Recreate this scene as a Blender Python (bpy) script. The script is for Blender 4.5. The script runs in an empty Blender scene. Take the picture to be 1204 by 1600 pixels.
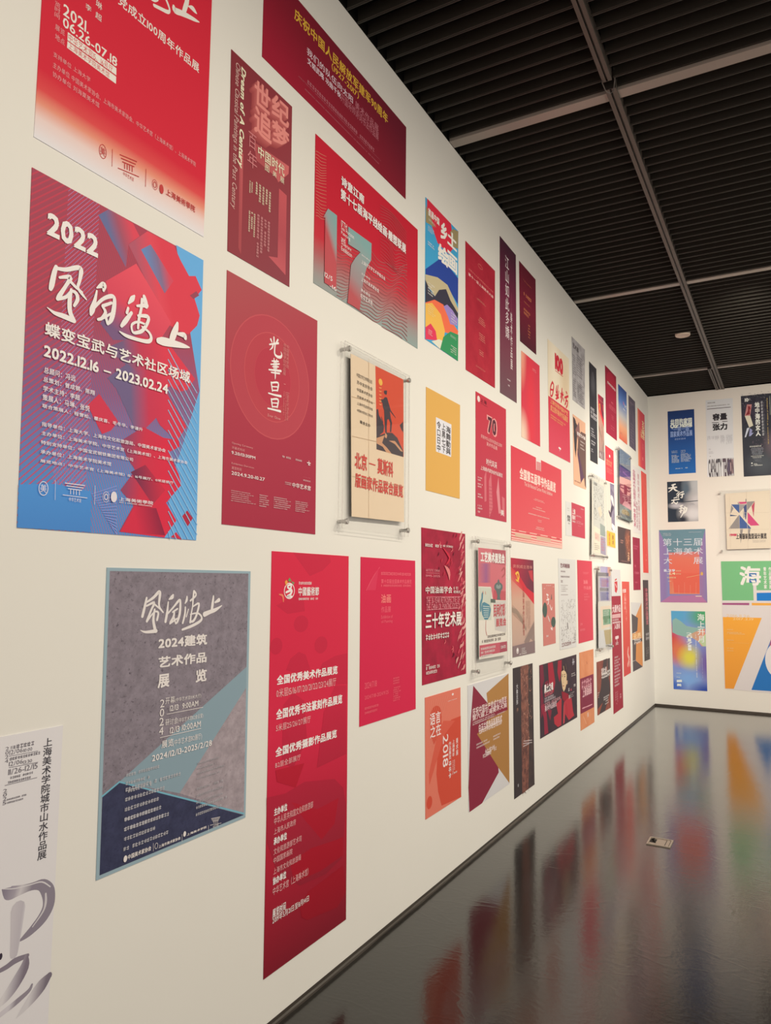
import bpy, math, random
from mathutils import Vector, Matrix
scene = bpy.context.scene
COL = scene.collection
H, D, CAMX = 4.2329, 10.6098, 1.7161          # ceiling height, distance of the end wall, camera's distance from the left wall

# ------------------------------------------------------------------ camera, world, lights, exposure
cam = bpy.data.cameras.new('camera'); camo = bpy.data.objects.new('camera', cam); COL.objects.link(camo)
cam.sensor_fit = 'VERTICAL'; cam.sensor_height = 36.0; cam.lens = 36.0*1151.785/1600
cam.clip_start = .02
yaw, pitch, roll = .5068198, .0963114, .0100747
fwd = Vector((-math.sin(yaw)*math.cos(pitch), math.cos(yaw)*math.cos(pitch), math.sin(pitch)))
rgt = Vector((math.cos(yaw), math.sin(yaw), 0)); upv = rgt.cross(fwd)
r2 = math.cos(roll)*rgt + math.sin(roll)*upv; u2 = -math.sin(roll)*rgt + math.cos(roll)*upv
camo.matrix_world = Matrix(((r2.x,u2.x,-fwd.x,CAMX),(r2.y,u2.y,-fwd.y,0),(r2.z,u2.z,-fwd.z,1.6),(0,0,0,1)))
scene.camera = camo
vs = scene.view_settings
vs.view_transform = 'Standard'; vs.look = 'None'; vs.gamma = 1.0; vs.use_curve_mapping = False; vs.exposure = 0.0

world = bpy.data.worlds.new('world'); scene.world = world; world.use_nodes = True
bg = world.node_tree.nodes['Background']; bg.inputs[0].default_value = (1.0, .88, .74, 1); bg.inputs[1].default_value = .95

def spot(x, y, z, tx, ty, tz, watts, size, blend=1.0, col=(1.0,.90,.74), r=.05):
    l = bpy.data.lights.new('track_spot_light', 'SPOT'); l.energy = watts; l.color = col
    l.spot_size = math.radians(size); l.spot_blend = blend; l.shadow_soft_size = r
    o = bpy.data.objects.new('track_spot_light', l); COL.objects.link(o); o.location = (x,y,z)
    o.rotation_euler = (Vector((tx,ty,tz))-Vector((x,y,z))).to_track_quat('-Z','Y').to_euler()
    return o
# wall-washing spots on the track that runs to the right of the frame, aimed low on the left wall
for (y, ty, tz, w_) in ((.6,.7,.7,138),(2.3,2.4,.65,152),(4.0,4.1,.4,185),(5.6,5.7,.15,205),(7.2,7.3,.05,205),(8.8,8.6,.1,205)):
    spot(3.0, y, H-.15, 0, ty, tz, w_, 120, col=(1.0,.89,.71))
# and three aimed at the end wall
for (x, w_) in ((1.5,225),(2.6,215),(3.7,210)):
    spot(x, 6.6, H-.12, x-.55, D, .25, w_, 118, col=(1.0,.885,.70))
# ------------------------------------------------------------------ materials
def rgb(h):
    c = [i/255 for i in h]
    return tuple(v/12.92 if v <= .04045 else ((v+.055)/1.055)**2.4 for v in c)+(1,)
MATS = {}
def new_mat(name, base=(.5,.5,.5,1), rough=.5, metal=0, spec=.4):
    m = bpy.data.materials.new(name); m.use_nodes = True
    b = m.node_tree.nodes['Principled BSDF']
    b.inputs['Base Color'].default_value = base; b.inputs['Roughness'].default_value = rough
    b.inputs['Metallic'].default_value = metal; b.inputs['Specular IOR Level'].default_value = spec
    return m, m.node_tree, b
def N(nt, typ, **kw):
    n = nt.nodes.new(typ)
    for k, v in kw.items(): setattr(n, k, v)
    return n
def math_node(nt, op, a, b=None, c=None, clamp=False):
    n = N(nt,'ShaderNodeMath'); n.operation = op; n.use_clamp = clamp
    for i, v in enumerate((a,b,c)):
        if v is None: continue
        if isinstance(v,(int,float)): n.inputs[i].default_value = v
        else: nt.links.new(v, n.inputs[i])
    return n.outputs[0]
def mix_col(nt, f, a, b):
    n = N(nt,'ShaderNodeMix'); n.data_type = 'RGBA'
    for s, v in ((n.inputs[0],f),(n.inputs[6],a),(n.inputs[7],b)):
        if isinstance(v,(int,float,tuple)): s.default_value = v
        else: nt.links.new(v, s)
    return n.outputs[2]
def uv_axis(nt):
    uv = N(nt,'ShaderNodeUVMap'); s = N(nt,'ShaderNodeSeparateXYZ'); nt.links.new(uv.outputs[0], s.inputs[0])
    return s.outputs[0], s.outputs[1]
def noise(nt, scale, detail=4, rough=.55, coord='Object', stretch=None):
    tc = N(nt,'ShaderNodeTexCoord'); n = N(nt,'ShaderNodeTexNoise')
    n.inputs['Scale'].default_value = scale; n.inputs['Detail'].default_value = detail; n.inputs['Roughness'].default_value = rough
    src = tc.outputs[coord]
    if stretch:
        mp = N(nt,'ShaderNodeMapping'); mp.inputs['Scale'].default_value = stretch; nt.links.new(src, mp.inputs[0]); src = mp.outputs[0]
    nt.links.new(src, n.inputs['Vector'])
    return n.outputs[0]
def ramp(nt, fac, stops, interp='LINEAR'):
    r = N(nt,'ShaderNodeValToRGB'); r.color_ramp.interpolation = interp; e = r.color_ramp.elements
    while len(e) < len(stops): e.new(.5)
    for i, (p, c) in enumerate(stops): e[i].position = p; e[i].color = c
    nt.links.new(fac, r.inputs[0]); return r.outputs[0]
def print_mat(spec):
    """printed ink: a flat colour, a printed gradient, soft blobs, a mottle, a concrete photo or hatching"""
    if spec in MATS: return MATS[spec]
    if not isinstance(spec[0], str):
        m, nt, b = new_mat('print ink', rgb(spec), .55, 0, .12); MATS[spec] = m; return m
    m, nt, b = new_mat('print '+spec[0], (1,1,1,1), .55, 0, .12); k = spec[0]; out = None
    if k == 'lg':
        u0,v0,u1,v1 = spec[1:5]; st = spec[5:]
        u, v = uv_axis(nt); du, dv = u1-u0, v1-v0; q = du*du+dv*dv or 1
        a = math_node(nt,'MULTIPLY', math_node(nt,'SUBTRACT',u,u0), du/q); f = math_node(nt,'MULTIPLY_ADD', math_node(nt,'SUBTRACT',v,v0), dv/q, a)
        out = ramp(nt, f, [(p, rgb(c)) for p, c in st])
    elif k == 'bl':
        u, v = uv_axis(nt); out = rgb(spec[1])
        for cu, cv, ru, rv, c in spec[2:]:
            a = math_node(nt,'POWER', math_node(nt,'DIVIDE', math_node(nt,'SUBTRACT',u,cu), ru), 2.0)
            d = math_node(nt,'ADD', a, math_node(nt,'POWER', math_node(nt,'DIVIDE', math_node(nt,'SUBTRACT',v,cv), rv), 2.0))
            f = math_node(nt,'SMOOTH_MIN', math_node(nt,'MULTIPLY', math_node(nt,'SUBTRACT', 1.0, math_node(nt,'SQRT', d), clamp=True), 1.35), 1.0, .25)
            out = mix_col(nt, f, out, rgb(c))
    elif k == 'mo':
        f = ramp(nt, noise(nt, spec[3]*2.2, 5, .6), [(.36,(0,0,0,1)),(.64,(1,1,1,1))])
        out = mix_col(nt, f, rgb(spec[1]), rgb(spec[2]))
    elif k == 'co':
        f1 = ramp(nt, noise(nt, 26, 8, .7), [(.30,(0,0,0,1)),(.72,(1,1,1,1))]); f2 = ramp(nt, noise(nt, 90, 6, .75, stretch=(1,1,1.6)), [(.34,(1,1,1,1)),(.43,(0,0,0,1))])
        c1 = rgb(spec[1]); lo = tuple(x*.72 for x in c1[:3])+(1,); hi = tuple(x*1.16 for x in c1[:3])+(1,)
        out = mix_col(nt, f2, mix_col(nt, f1, lo, hi), rgb(spec[2]))
    elif k == 'ha':
        c = [rgb(x) for x in spec[1:6]]; u, v = uv_axis(nt)
        base = ramp(nt, math_node(nt,'MULTIPLY_ADD', u, .1, v), [(0,c[0]),(.38,c[0]),(.62,c[1]),(.9,c[2])])
        def stripes(a, b_, n, w):
            p = math_node(nt,'MULTIPLY_ADD', u, a*n, math_node(nt,'MULTIPLY', v, b_*n)); fr = math_node(nt,'FRACT', p)
            return math_node(nt,'LESS_THAN', fr, w)
        left = math_node(nt,'LESS_THAN', u, .33); mid = math_node(nt,'GREATER_THAN', u, .17)
        s1 = math_node(nt,'MULTIPLY', stripes(1,1.5,34,.30), left); s2 = math_node(nt,'MULTIPLY', stripes(1.7,-1,44,.3), mid)
        s3 = math_node(nt,'MULTIPLY', stripes(1.3,1.5,46,.2), math_node(nt,'MULTIPLY', mid, left))
        out = mix_col(nt, math_node(nt,'MULTIPLY',s1,.75), base, c[3]); out = mix_col(nt, math_node(nt,'MULTIPLY',s2,.5), out, c[3]); out = mix_col(nt, math_node(nt,'MULTIPLY',s3,.55), out, c[4])
    if isinstance(out, tuple): b.inputs['Base Color'].default_value = out
    else: nt.links.new(out, b.inputs['Base Color'])
    MATS[spec] = m; return m

def wall_mat():
    m, nt, b = new_mat('white painted wall', (.80,.80,.785,1), .7, 0, .2)
    f = ramp(nt, noise(nt, .9, 3, .5), [(.3,(.79,.79,.772,1)),(.7,(.81,.81,.797,1))]); nt.links.new(f, b.inputs['Base Color'])
    bp = N(nt,'ShaderNodeBump'); bp.inputs['Strength'].default_value = .06; bp.inputs['Distance'].default_value = .002
    nt.links.new(noise(nt, 140, 3, .6), bp.inputs['Height']); nt.links.new(bp.outputs[0], b.inputs['Normal']); return m
def floor_mat():
    m, nt, b = new_mat('dark polished resin floor', (.004,.003,.002,1), .2, 0, .14)
    b.inputs['Coat Weight'].default_value = 1.0; b.inputs['Coat Roughness'].default_value = .15; b.inputs['Coat IOR'].default_value = 1.44
    f = ramp(nt, noise(nt, 1.3, 5, .6), [(.3,(.004,.003,.002,1)),(.7,(.008,.006,.004,1))]); nt.links.new(f, b.inputs['Base Color'])
    r = N(nt,'ShaderNodeMapRange'); r.inputs['To Min'].default_value = .09; r.inputs['To Max'].default_value = .15
    nt.links.new(noise(nt, 3.0, 4, .6), r.inputs['Value']); nt.links.new(r.outputs[0], b.inputs['Roughness'])
    bp = N(nt,'ShaderNodeBump'); bp.inputs['Strength'].default_value = .42; bp.inputs['Distance'].default_value = .0011
    nt.links.new(noise(nt, 34, 4, .6, stretch=(1,1.5,1)), bp.inputs['Height'])
    b3 = N(nt,'ShaderNodeBump'); b3.inputs['Strength'].default_value = .10; b3.inputs['Distance'].default_value = .0015      # hairline ridges in the coating
    nt.links.new(ramp(nt, noise(nt, .9, 3, .5, stretch=(1,2.2,1)), [(.488,(0,0,0,1)),(.5,(1,1,1,1)),(.512,(0,0,0,1))]), b3.inputs['Height']); nt.links.new(bp.outputs[0], b3.inputs['Normal']); bp = b3
    b2 = N(nt,'ShaderNodeBump'); b2.inputs['Strength'].default_value = .25; b2.inputs['Distance'].default_value = .006
    nt.links.new(noise(nt, 1.6, 2, .5), b2.inputs['Height']); nt.links.new(bp.outputs[0], b2.inputs['Normal']); nt.links.new(b2.outputs[0], b.inputs['Normal']); nt.links.new(b2.outputs[0], b.inputs['Coat Normal']); return m
M_WALL = wall_mat(); M_FLOOR = floor_mat()
M_SLAT = new_mat('charcoal slat', (.040,.036,.031,1), .38, 0, .5)[0]
M_VOID = new_mat('black ceiling void', (.006,.006,.006,1), .9, 0, .1)[0]
M_TRACK = new_mat('grey brown metal', (.115,.100,.088,1), .42, .25, .5)[0]
M_TRACK_DARK = new_mat('dark track slot', (.03,.027,.024,1), .5, .2, .4)[0]
M_STRIP = new_mat('pale ceiling strip', (.36,.32,.29,1), .35, .15, .5)[0]
M_SKIRT = new_mat('dark skirting', (.040,.032,.026,1), .4, 0, .5)[0]
M_STEEL = new_mat('brushed steel', (.50,.49,.48,1), .35, .9, .5)[0]
M_BRASS = new_mat('worn floor plate', (.42,.38,.32,1), .4, .55, .5)[0]
M_CREAM = new_mat('cream lamp cover', (.62,.53,.45,1), .5, 0, .4)[0]
M_DARK = new_mat('dark hole', (.012,.011,.010,1), .6, 0, .3)[0]
M_CABLE = new_mat('grey cable', (.16,.15,.14,1), .5, 0, .4)[0]
def acrylic():
    m = bpy.data.materials.new('clear acrylic'); m.use_nodes = True; nt = m.node_tree; nt.nodes.clear()
    o = N(nt,'ShaderNodeOutputMaterial'); t = N(nt,'ShaderNodeBsdfTransparent'); t.inputs[0].default_value = (.995,.995,.995,1)
    g = N(nt,'ShaderNodeBsdfGlossy'); g.inputs['Roughness'].default_value = .03; fr = N(nt,'ShaderNodeFresnel'); fr.inputs[0].default_value = 1.3
    mx = N(nt,'ShaderNodeMixShader'); ge = N(nt,'ShaderNodeNewGeometry'); nt.links.new(math_node(nt,'MULTIPLY', fr.outputs[0], math_node(nt,'SUBTRACT', 1.0, ge.outputs['Backfacing'])), mx.inputs[0]); nt.links.new(t.outputs[0], mx.inputs[1]); nt.links.new(g.outputs[0], mx.inputs[2]); nt.links.new(mx.outputs[0], o.inputs[0]); return m
def acrylic_edge():
    m = bpy.data.materials.new('acrylic edge'); m.use_nodes = True; nt = m.node_tree; b = nt.nodes['Principled BSDF']; o = nt.nodes['Material Output']
    b.inputs['Base Color'].default_value = (.74,.73,.73,1); b.inputs['Roughness'].default_value = .25
    t = N(nt,'ShaderNodeBsdfTransparent'); mx = N(nt,'ShaderNodeMixShader'); mx.inputs[0].default_value = .42
    nt.links.new(t.outputs[0], mx.inputs[1]); nt.links.new(b.outputs[0], mx.inputs[2]); nt.links.new(mx.outputs[0], o.inputs[0]); return m
M_ACR = acrylic(); M_EDGE = acrylic_edge()

# ------------------------------------------------------------------ mesh helpers
def link(name, verts, faces, mats, fmat=None, parent=None, uvs=None, smooth=False):
    me = bpy.data.meshes.new(name); me.from_pydata(verts, [], faces)
    for m in mats: me.materials.append(m)
    if fmat: me.polygons.foreach_set('material_index', fmat)
    if uvs:
        l = me.uv_layers.new(name='UVMap'); vi = [0]*len(me.loops); me.loops.foreach_get('vertex_index', vi)
        l.data.foreach_set('uv', [c for i in vi for c in uvs[i]])
    if smooth: me.polygons.foreach_set('use_smooth', [True]*len(me.polygons))
    me.update(); o = bpy.data.objects.new(name, me); COL.objects.link(o)
    if parent: o.parent = parent
    return o
def tag(o, label=None, cat=None, group=None, kind=None):
    for k, v in (('label',label),('category',cat),('group',group),('kind',kind)):
        if v: o[k] = v
    return o
class MB:
    def __init__(s): s.v = []; s.f = []; s.m = []
    def box(s, x0,y0,z0,x1,y1,z1, mi=0):
        b = len(s.v); s.v += [(x0,y0,z0),(x1,y0,z0),(x1,y1,z0),(x0,y1,z0),(x0,y0,z1),(x1,y0,z1),(x1,y1,z1),(x0,y1,z1)]
        for q in ((0,3,2,1),(4,5,6,7),(0,1,5,4),(1,2,6,5),(2,3,7,6),(3,0,4,7)): s.f.append(tuple(b+i for i in q)); s.m.append(mi)
    def lathe(s, prof, cx,cy,cz, axis='z', n=20, mi=0, close=True):
        """profile of (radius, height) turned about an axis"""
        b = len(s.v)
        for r, h in prof:
            for i in range(n):
                a = 2*math.pi*i/n; p, q = r*math.cos(a), r*math.sin(a)
                s.v.append((cx+p,cy+q,cz+h) if axis=='z' else (cx+h,cy+p,cz+q) if axis=='x' else (cx+p,cy-h,cz+q))
        for k in range(len(prof)-1):
            for i in range(n):
                j = (i+1) % n; s.f.append((b+k*n+i,b+k*n+j,b+(k+1)*n+j,b+(k+1)*n+i)); s.m.append(mi)
        if close:
            s.f.append(tuple(b+i for i in range(n))[::-1]); s.m.append(mi); s.f.append(tuple(b+(len(prof)-1)*n+i for i in range(n))); s.m.append(mi)
    def tube(s, pts, r, n=8, mi=0):
        b = len(s.v); P = [Vector(p) for p in pts]
        for k, p in enumerate(P):
            d = (P[min(k+1,len(P)-1)]-P[max(k-1,0)]).normalized(); a = d.orthogonal().normalized(); c = d.cross(a)
            for i in range(n): t = 2*math.pi*i/n; q = p+a*r*math.cos(t)+c*r*math.sin(t); s.v.append(tuple(q))
        for k in range(len(P)-1):
            for i in range(n): j=(i+1)%n; s.f.append((b+k*n+i,b+k*n+j,b+(k+1)*n+j,b+(k+1)*n+i)); s.m.append(mi)
    def build(s, name, mats, parent=None, smooth=False): return link(name, s.v, s.f, mats if isinstance(mats,list) else [mats], s.m, parent, None, smooth)

# ------------------------------------------------------------------ the room
m = MB(); m.box(-.14,-2.2,.0262,0,D+.14,H); tag(m.build('wall_left', M_WALL), kind='structure')
m = MB(); m.box(0,D,.0262,5.4,D+.14,H); tag(m.build('wall_back', M_WALL), kind='structure')
m = MB(); m.box(-.14,-2.2,-.12,5.4,D+.14,0); tag(m.build('floor', M_FLOOR), kind='structure')
def skirting(name, along_y, a, b, seed):
    rnd = random.Random(seed); n = 90; v = []; f = []
    for i in range(n+1):
        t = a+(b-a)*i/n; j = rnd.uniform(-.0018,.0022)
        for (w, z) in ((-.05,0.0),(.0075+j,0.0),(.0065+j*.6,.007+j),(.0015,.0125+j*.5),(.0005,.0262),(-.05,.0262)):
            v.append((w,t,z) if along_y else (t,D-w,z))
    for i in range(n):
        for k in range(5):
            q = (i*6+k,i*6+k+1,(i+1)*6+k+1,(i+1)*6+k); f.append(q if not along_y else q[::-1])
    return tag(link(name, v, f, [M_SKIRT]), kind='structure')
skirting('baseboard_left', True, -2.2, D, 3); skirting('baseboard_back', False, 0, 5.4, 4)
# slatted ceiling: a black void with rows of deep thin baffles below it, in bays between pale cross strips
m = MB(); m.box(-.14,-2.2,H+.30,5.4,D+.14,H+.36); m.box(-.14,-2.2,H,-.002,D+.14,H+.30); m.box(-.002,D+.002,H,5.4,D+.14,H+.30)
ceil = tag(m.build('ceiling', M_VOID), kind='structure')
PITCH = .0948
def bay(y0, y1, first):
    m = MB(); y = first
    while y < y1:
        if y > y0:
            for (xa, xb) in ((.003,.926),(.984,5.4)):
                m.box(xa,y-.004,H,xb,y,H+.075); m.box(xa,y-.011,H+.0035,xb,y-.004,H+.0055)
        y += PITCH
    m.build('slat_panel', M_SLAT, ceil)
bay(-2.2, 3.80, 3.624-PITCH*61); bay(3.92, 6.64, 3.985); bay(6.74, 9.52, 6.80); bay(9.60, D, 9.665)
for i, (ya, yb) in enumerate(((3.8265,3.8985),(6.660,6.722),(9.532,9.580))):
    m = MB(); m.box(.003,ya,H,.93,yb,H+.02); m.box(.98,ya,H,5.4,yb,H+.02); tag(m.build('trim_%d' % (i+1), M_STRIP), kind='structure')
    m = MB(); m.box(.003,ya-.012,H+.02,5.4,ya-.004,H+.11); m.box(.003,yb+.004,H+.02,5.4,yb+.012,H+.11); m.build('bay_edge', M_SLAT, ceil)
def track(label, x0, x1, y0, y1):
    o = bpy.data.objects.new('ceiling_track', None); COL.objects.link(o); o.location = ((x0+x1)/2,(y0+y1)/2,H); tag(o, label, 'lighting track', 'ceiling tracks')
    hw, hl = (x1-x0)/2, (y1-y0)/2
    m = MB(); m.box(-hw,-hl,-.012,-hw*.2,hl,.05); m.box(hw*.2,-hl,-.012,hw,hl,.05); m.build('channel', M_TRACK, o)
    m = MB(); m.box(-hw*.2,-hl,-.004,hw*.2,hl,.045); m.build('slot', M_TRACK_DARK, o)
    m = MB(); m.box(-hw,-hl-.004,-.010,hw,-hl,.048); m.box(-hw,hl,-.010,hw,hl+.004,.048); m.build('end_cap', M_TRACK_DARK, o); return o
track('grey metal ceiling track, nearer length above the viewer, ending at a loose cable', .929,.977,-2.0,3.712)
track('long grey metal ceiling track crossing all three pale strips towards the end wall', .927,.982,3.782,D-.01)
track('short grey track stub beside the long one, against the end wall', .876,.912,9.52,D-.01)
m = MB(); m.tube([(.932,3.66,H+.02),(.930,3.70,H-.02),(.938,3.74,H-.042),(.955,3.77,H-.046),(.972,3.775,H-.030),(.985,3.745,H+.005),(.988,3.715,H+.05)], .0028)
tag(m.build('loose_cable', M_CABLE, smooth=True), 'thin grey cable looping down at the gap between two ceiling tracks', 'cable')
o = bpy.data.objects.new('ceiling_downlight', None); COL.objects.link(o); o.location = (.772,8.104,H); tag(o, 'round unlit cream downlight set between the ceiling slats', 'ceiling light')
m = MB(); m.lathe([(.060,-.004),(.062,-.009),(.072,-.009),(.075,-.004),(.075,.06),(.060,.06)],0,0,0,n=32,close=False); m.build('rim', M_CREAM, o, True)
m = MB(); m.lathe([(.0,-.005),(.061,-.005)],0,0,0,n=32,close=False); m.build('diffuser', M_CREAM, o)
o = bpy.data.objects.new('floor_socket_box', None); COL.objects.link(o); o.location = (.910,5.032,0); tag(o, 'small metal floor socket box with a dark opening, set in the polished floor', 'floor socket')
m = MB()
for a in ((-.070,-.074,.070,-.062),(-.070,.062,.070,.074),(-.070,-.062,-.060,.062),(.060,-.062,.070,.062)): m.box(a[0],a[1],0,a[2],a[3],.006)
m.build('rim', M_BRASS, o)
m = MB(); m.box(-.022,-.058,0,.056,.058,.004); m.box(-.058,-.058,0,-.022,-.03,.004); m.box(-.058,.046,0,-.022,.058,.004); m.build('lid', M_BRASS, o)
m = MB(); m.box(-.058,-.03,.0003,-.022,.046,.0012); m.tube([(-.05,.04,.002),(-.036,.02,.012),(-.028,-.01,.010),(-.026,-.02,.003)],.005); m.build('cable_opening', M_DARK, o)
m = MB(); m.box(.034,-.05,.004,.037,.05,.0052); m.build('hinge', M_DARK, o)

# ------------------------------------------------------------------ printed lettering and drawing, in metres on a sheet
GLY = {}
def load_glyphs(pairs):
    """outline of every character used, from Blender's built-in typeface"""
    objs = []
    for ch, wt in pairs:
        c = bpy.data.curves.new('glyph','FONT'); c.body = ch; c.resolution_u = 2
        o = bpy.data.objects.new('glyph', c); COL.objects.link(o); objs.append((ch,wt,o,c))
    bpy.context.view_layer.update(); dg = bpy.context.evaluated_depsgraph_get()
    for ch, wt, o, c in objs:
        me = o.evaluated_get(dg).to_mesh()
        V = [(v.co.x,v.co.y) for v in me.vertices]; F = [tuple(p.vertices) for p in me.polygons]
        if V: bb = (min(v[0] for v in V), min(v[1] for v in V), max(v[0] for v in V), max(v[1] for v in V))
        else: bb = (0,0,.25,0)
        GLY[(ch,wt)] = (V,F,bb,wt); o.evaluated_get(dg).to_mesh_clear()
    for ch, wt, o, c in objs: bpy.data.objects.remove(o); bpy.data.curves.remove(c)
class Sheet:
    """collects the flat shapes of one printed part"""
    def __init__(s, w, h): s.v = []; s.f = []; s.m = []; s.mats = []; s.w, s.h = w, h
    def mi(s, c):
        m = print_mat(c)
        if m not in s.mats: s.mats.append(m)
        return s.mats.index(m)
    def poly(s, pts, z, i):
        a = sum(pts[k-1][0]*pts[k][1]-pts[k][0]*pts[k-1][1] for k in range(len(pts)))
        if a < 0: pts = pts[::-1]
        b = len(s.v); s.v += [(p[0],p[1],z) for p in pts]; s.f.append(tuple(range(b,b+len(pts)))); s.m.append(i)
    def disc(s, x, y, rx, ry, z, i, n=20): s.poly([(x+rx*math.cos(2*math.pi*k/n), y+ry*math.sin(2*math.pi*k/n)) for k in range(n)], z, i)
    def stroke(s, P, z, i):
        if len(P) > 2:
            Q = []
            for k in range(len(P)-1):
                p0,p1,p2,p3 = P[max(k-1,0)],P[k],P[k+1],P[min(k+2,len(P)-1)]
                for j in range(4):
                    t = j/4; Q.append(tuple(.5*(2*p1[d]+(p2[d]-p0[d])*t+(2*p0[d]-5*p1[d]+4*p2[d]-p3[d])*t*t+(3*p1[d]-p0[d]-3*p2[d]+p3[d])*t**3) for d in range(3)))
            P = Q+[P[-1]]
        L = []; R = []
        for k, p in enumerate(P):
            a, b = P[max(k-1,0)], P[min(k+1,len(P)-1)]; dx, dy = b[0]-a[0], b[1]-a[1]; l = math.hypot(dx,dy) or 1; r = max(p[2],0)/2
            L.append((p[0]-dy/l*r,p[1]+dx/l*r)); R.append((p[0]+dy/l*r,p[1]-dx/l*r))
        for k in range(len(P)-1): s.poly([R[k],R[k+1],L[k+1],L[k]], z, i)
        for p in (P[0],P[-1]):
            if p[2] > .004: s.disc(p[0],p[1],p[2]/2,p[2]/2,z+1.2e-5,i,10)
    def glyphs(s, g, fx, fy, ox, oy, z, i, rot=False, shear=0):
        V, F, bb, wt = g
        for kk, (dx, dy) in enumerate(((0,0),) if wt < .004 else ((-wt,-wt),(wt,-wt),(wt,wt),(-wt,wt)) if wt < .04 else tuple((i*wt,j*wt) for i in (-1,-.33,.33,1) for j in (-1,0,1))):   # heavier weights are struck four times
            b = len(s.v); zz = z+kk*.9e-5
            for x, y in V:
                px, py = ox+(x+dx+shear*y)*fx, oy+(y+dy)*fy
                s.v.append((py,-px,zz) if rot else (px,py,zz))
            for f in F: s.f.append(tuple(b+k for k in f)); s.m.append(i)
    def line(s, txt, x0, y1, x1, y0, z, i, wt, rot=False, shear=0):
        pen = 0; it = []; lo, hi = 9, -9
        for ch in txt:
            if ch == ' ': pen += .34; continue
            g = GLY[(ch,wt)]; bb = g[2]
            if ord(ch) > 0x2e80: it.append((g,pen)); pen += 1.03; lo = min(lo,-.09); hi = max(hi,.82)
            else: it.append((g,pen-bb[0]+.03)); pen += bb[2]-bb[0]+.09
            lo = min(lo,bb[1]); hi = max(hi,bb[3])
        if not it: return
        if rot: x0, x1, y1, y0 = -y1, -y0, x1, x0   # text running downwards, letters turned clockwise
        a = it[0][1]+it[0][0][2][0]; e = it[-1][1]+it[-1][0][2][2]
        fx = (x1-x0)/max(e-a,.01); fy = (y1-y0)/max(hi-lo,.01)
        for g, p in it: s.glyphs(g, fx, fy, x0+(p-a)*fx, y0-lo*fy, z, i, rot, shear)
    def column(s, txt, x0, y1, x1, y0, z, i, wt):
        n = len(txt); c = (y1-y0)/n
        for k, ch in enumerate(txt):
            g = GLY[(ch,wt)]; bb = g[2]; t = y1-k*c; cjk = ord(ch) > 0x2e80
            gw, gh = (.94,.9) if cjk else (max(bb[2]-bb[0],.2), .72)
            fx, fy = (x1-x0)/gw, c*.9/gh; cx = (bb[0]+bb[2])/2 if not cjk else .5; lo = -.08 if cjk else 0
            s.glyphs(g, fx, fy, (x0+x1)/2-cx*fx, t-c*.95-lo*fy, z, i)
    def greek(s, x0, y1, x1, y0, n, z, i, fill, al, vert, rnd):
        if vert: W, HH = y1-y0, x1-x0
        else: W, HH = x1-x0, y1-y0
        if W <= 0 or HH <= 0: return
        p = HH/n; h = p*(fill if n > 1 else 1); g = max(h*.95, W/120)
        def q(a, b, c, d):   # along, across
            if vert: s.poly([(x0+b,y1-a),(x0+d,y1-a),(x0+d,y1-c),(x0+b,y1-c)], z, i)
            else: s.poly([(x0+a,y1-b),(x0+c,y1-b),(x0+c,y1-d),(x0+a,y1-d)], z, i)
        for r in range(n):
            L = W*(1 if n == 1 else rnd.uniform(.6,1)); t = 0 if al == 'l' else (W-L)/2 if al == 'c' else W-L; e = t+L; o = r*p+(p-h)/2
            while t+g*.7 <= e+1e-6:
                if rnd.random() > .06:
                    k = g*.82; a = rnd.uniform(.1,.35); c = rnd.uniform(.55,.8)
                    q(t,o+h*a,t+k,o+h*(a+.17)); q(t+k*.05,o+h*c,t+k*.95,o+h*(c+.17)); u = rnd.uniform(.25,.6); q(t+k*u,o,t+k*(u+.2),o+h)
                    if rnd.random() > .4: q(t,o+h*.1,t+k*.17,o+h*.95)
                t += g
    def scribble(s, x0, y1, x1, y0, n, z, i, w, rnd, ln_):
        W, HH = x1-x0, y1-y0
        for _ in range(n):
            x, y = rnd.uniform(x0,x1), rnd.uniform(y0,y1); a = rnd.uniform(0,6.28); L = ln_*max(W,HH)*rnd.uniform(.5,1.4); P = []
            for k in range(4):
                P.append((min(max(x,x0),x1),min(max(y,y0),y1), w*3.2e-4*(.5+rnd.random())*(.4 if k in (0,3) else 1))); a += rnd.uniform(-1,1); x += math.cos(a)*L/3; y += math.sin(a)*L/3
            s.stroke(P, z, i)
    def merge(s, o):
        b = len(s.v); s.v += o.v; s.f += [tuple(b+k for k in f) for f in o.f]; t = []
        for m in o.mats:
            if m not in s.mats: s.mats.append(m)
            t.append(s.mats.index(m))
        s.m += [t[k] for k in o.m]
    def build(s, name, parent):
        uv = [(a/s.w, 1-b/s.h) for a, b, _ in s.v]
        return link(name, s.v, s.f, s.mats, s.m, parent, uv)
U = 1e-4
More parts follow.
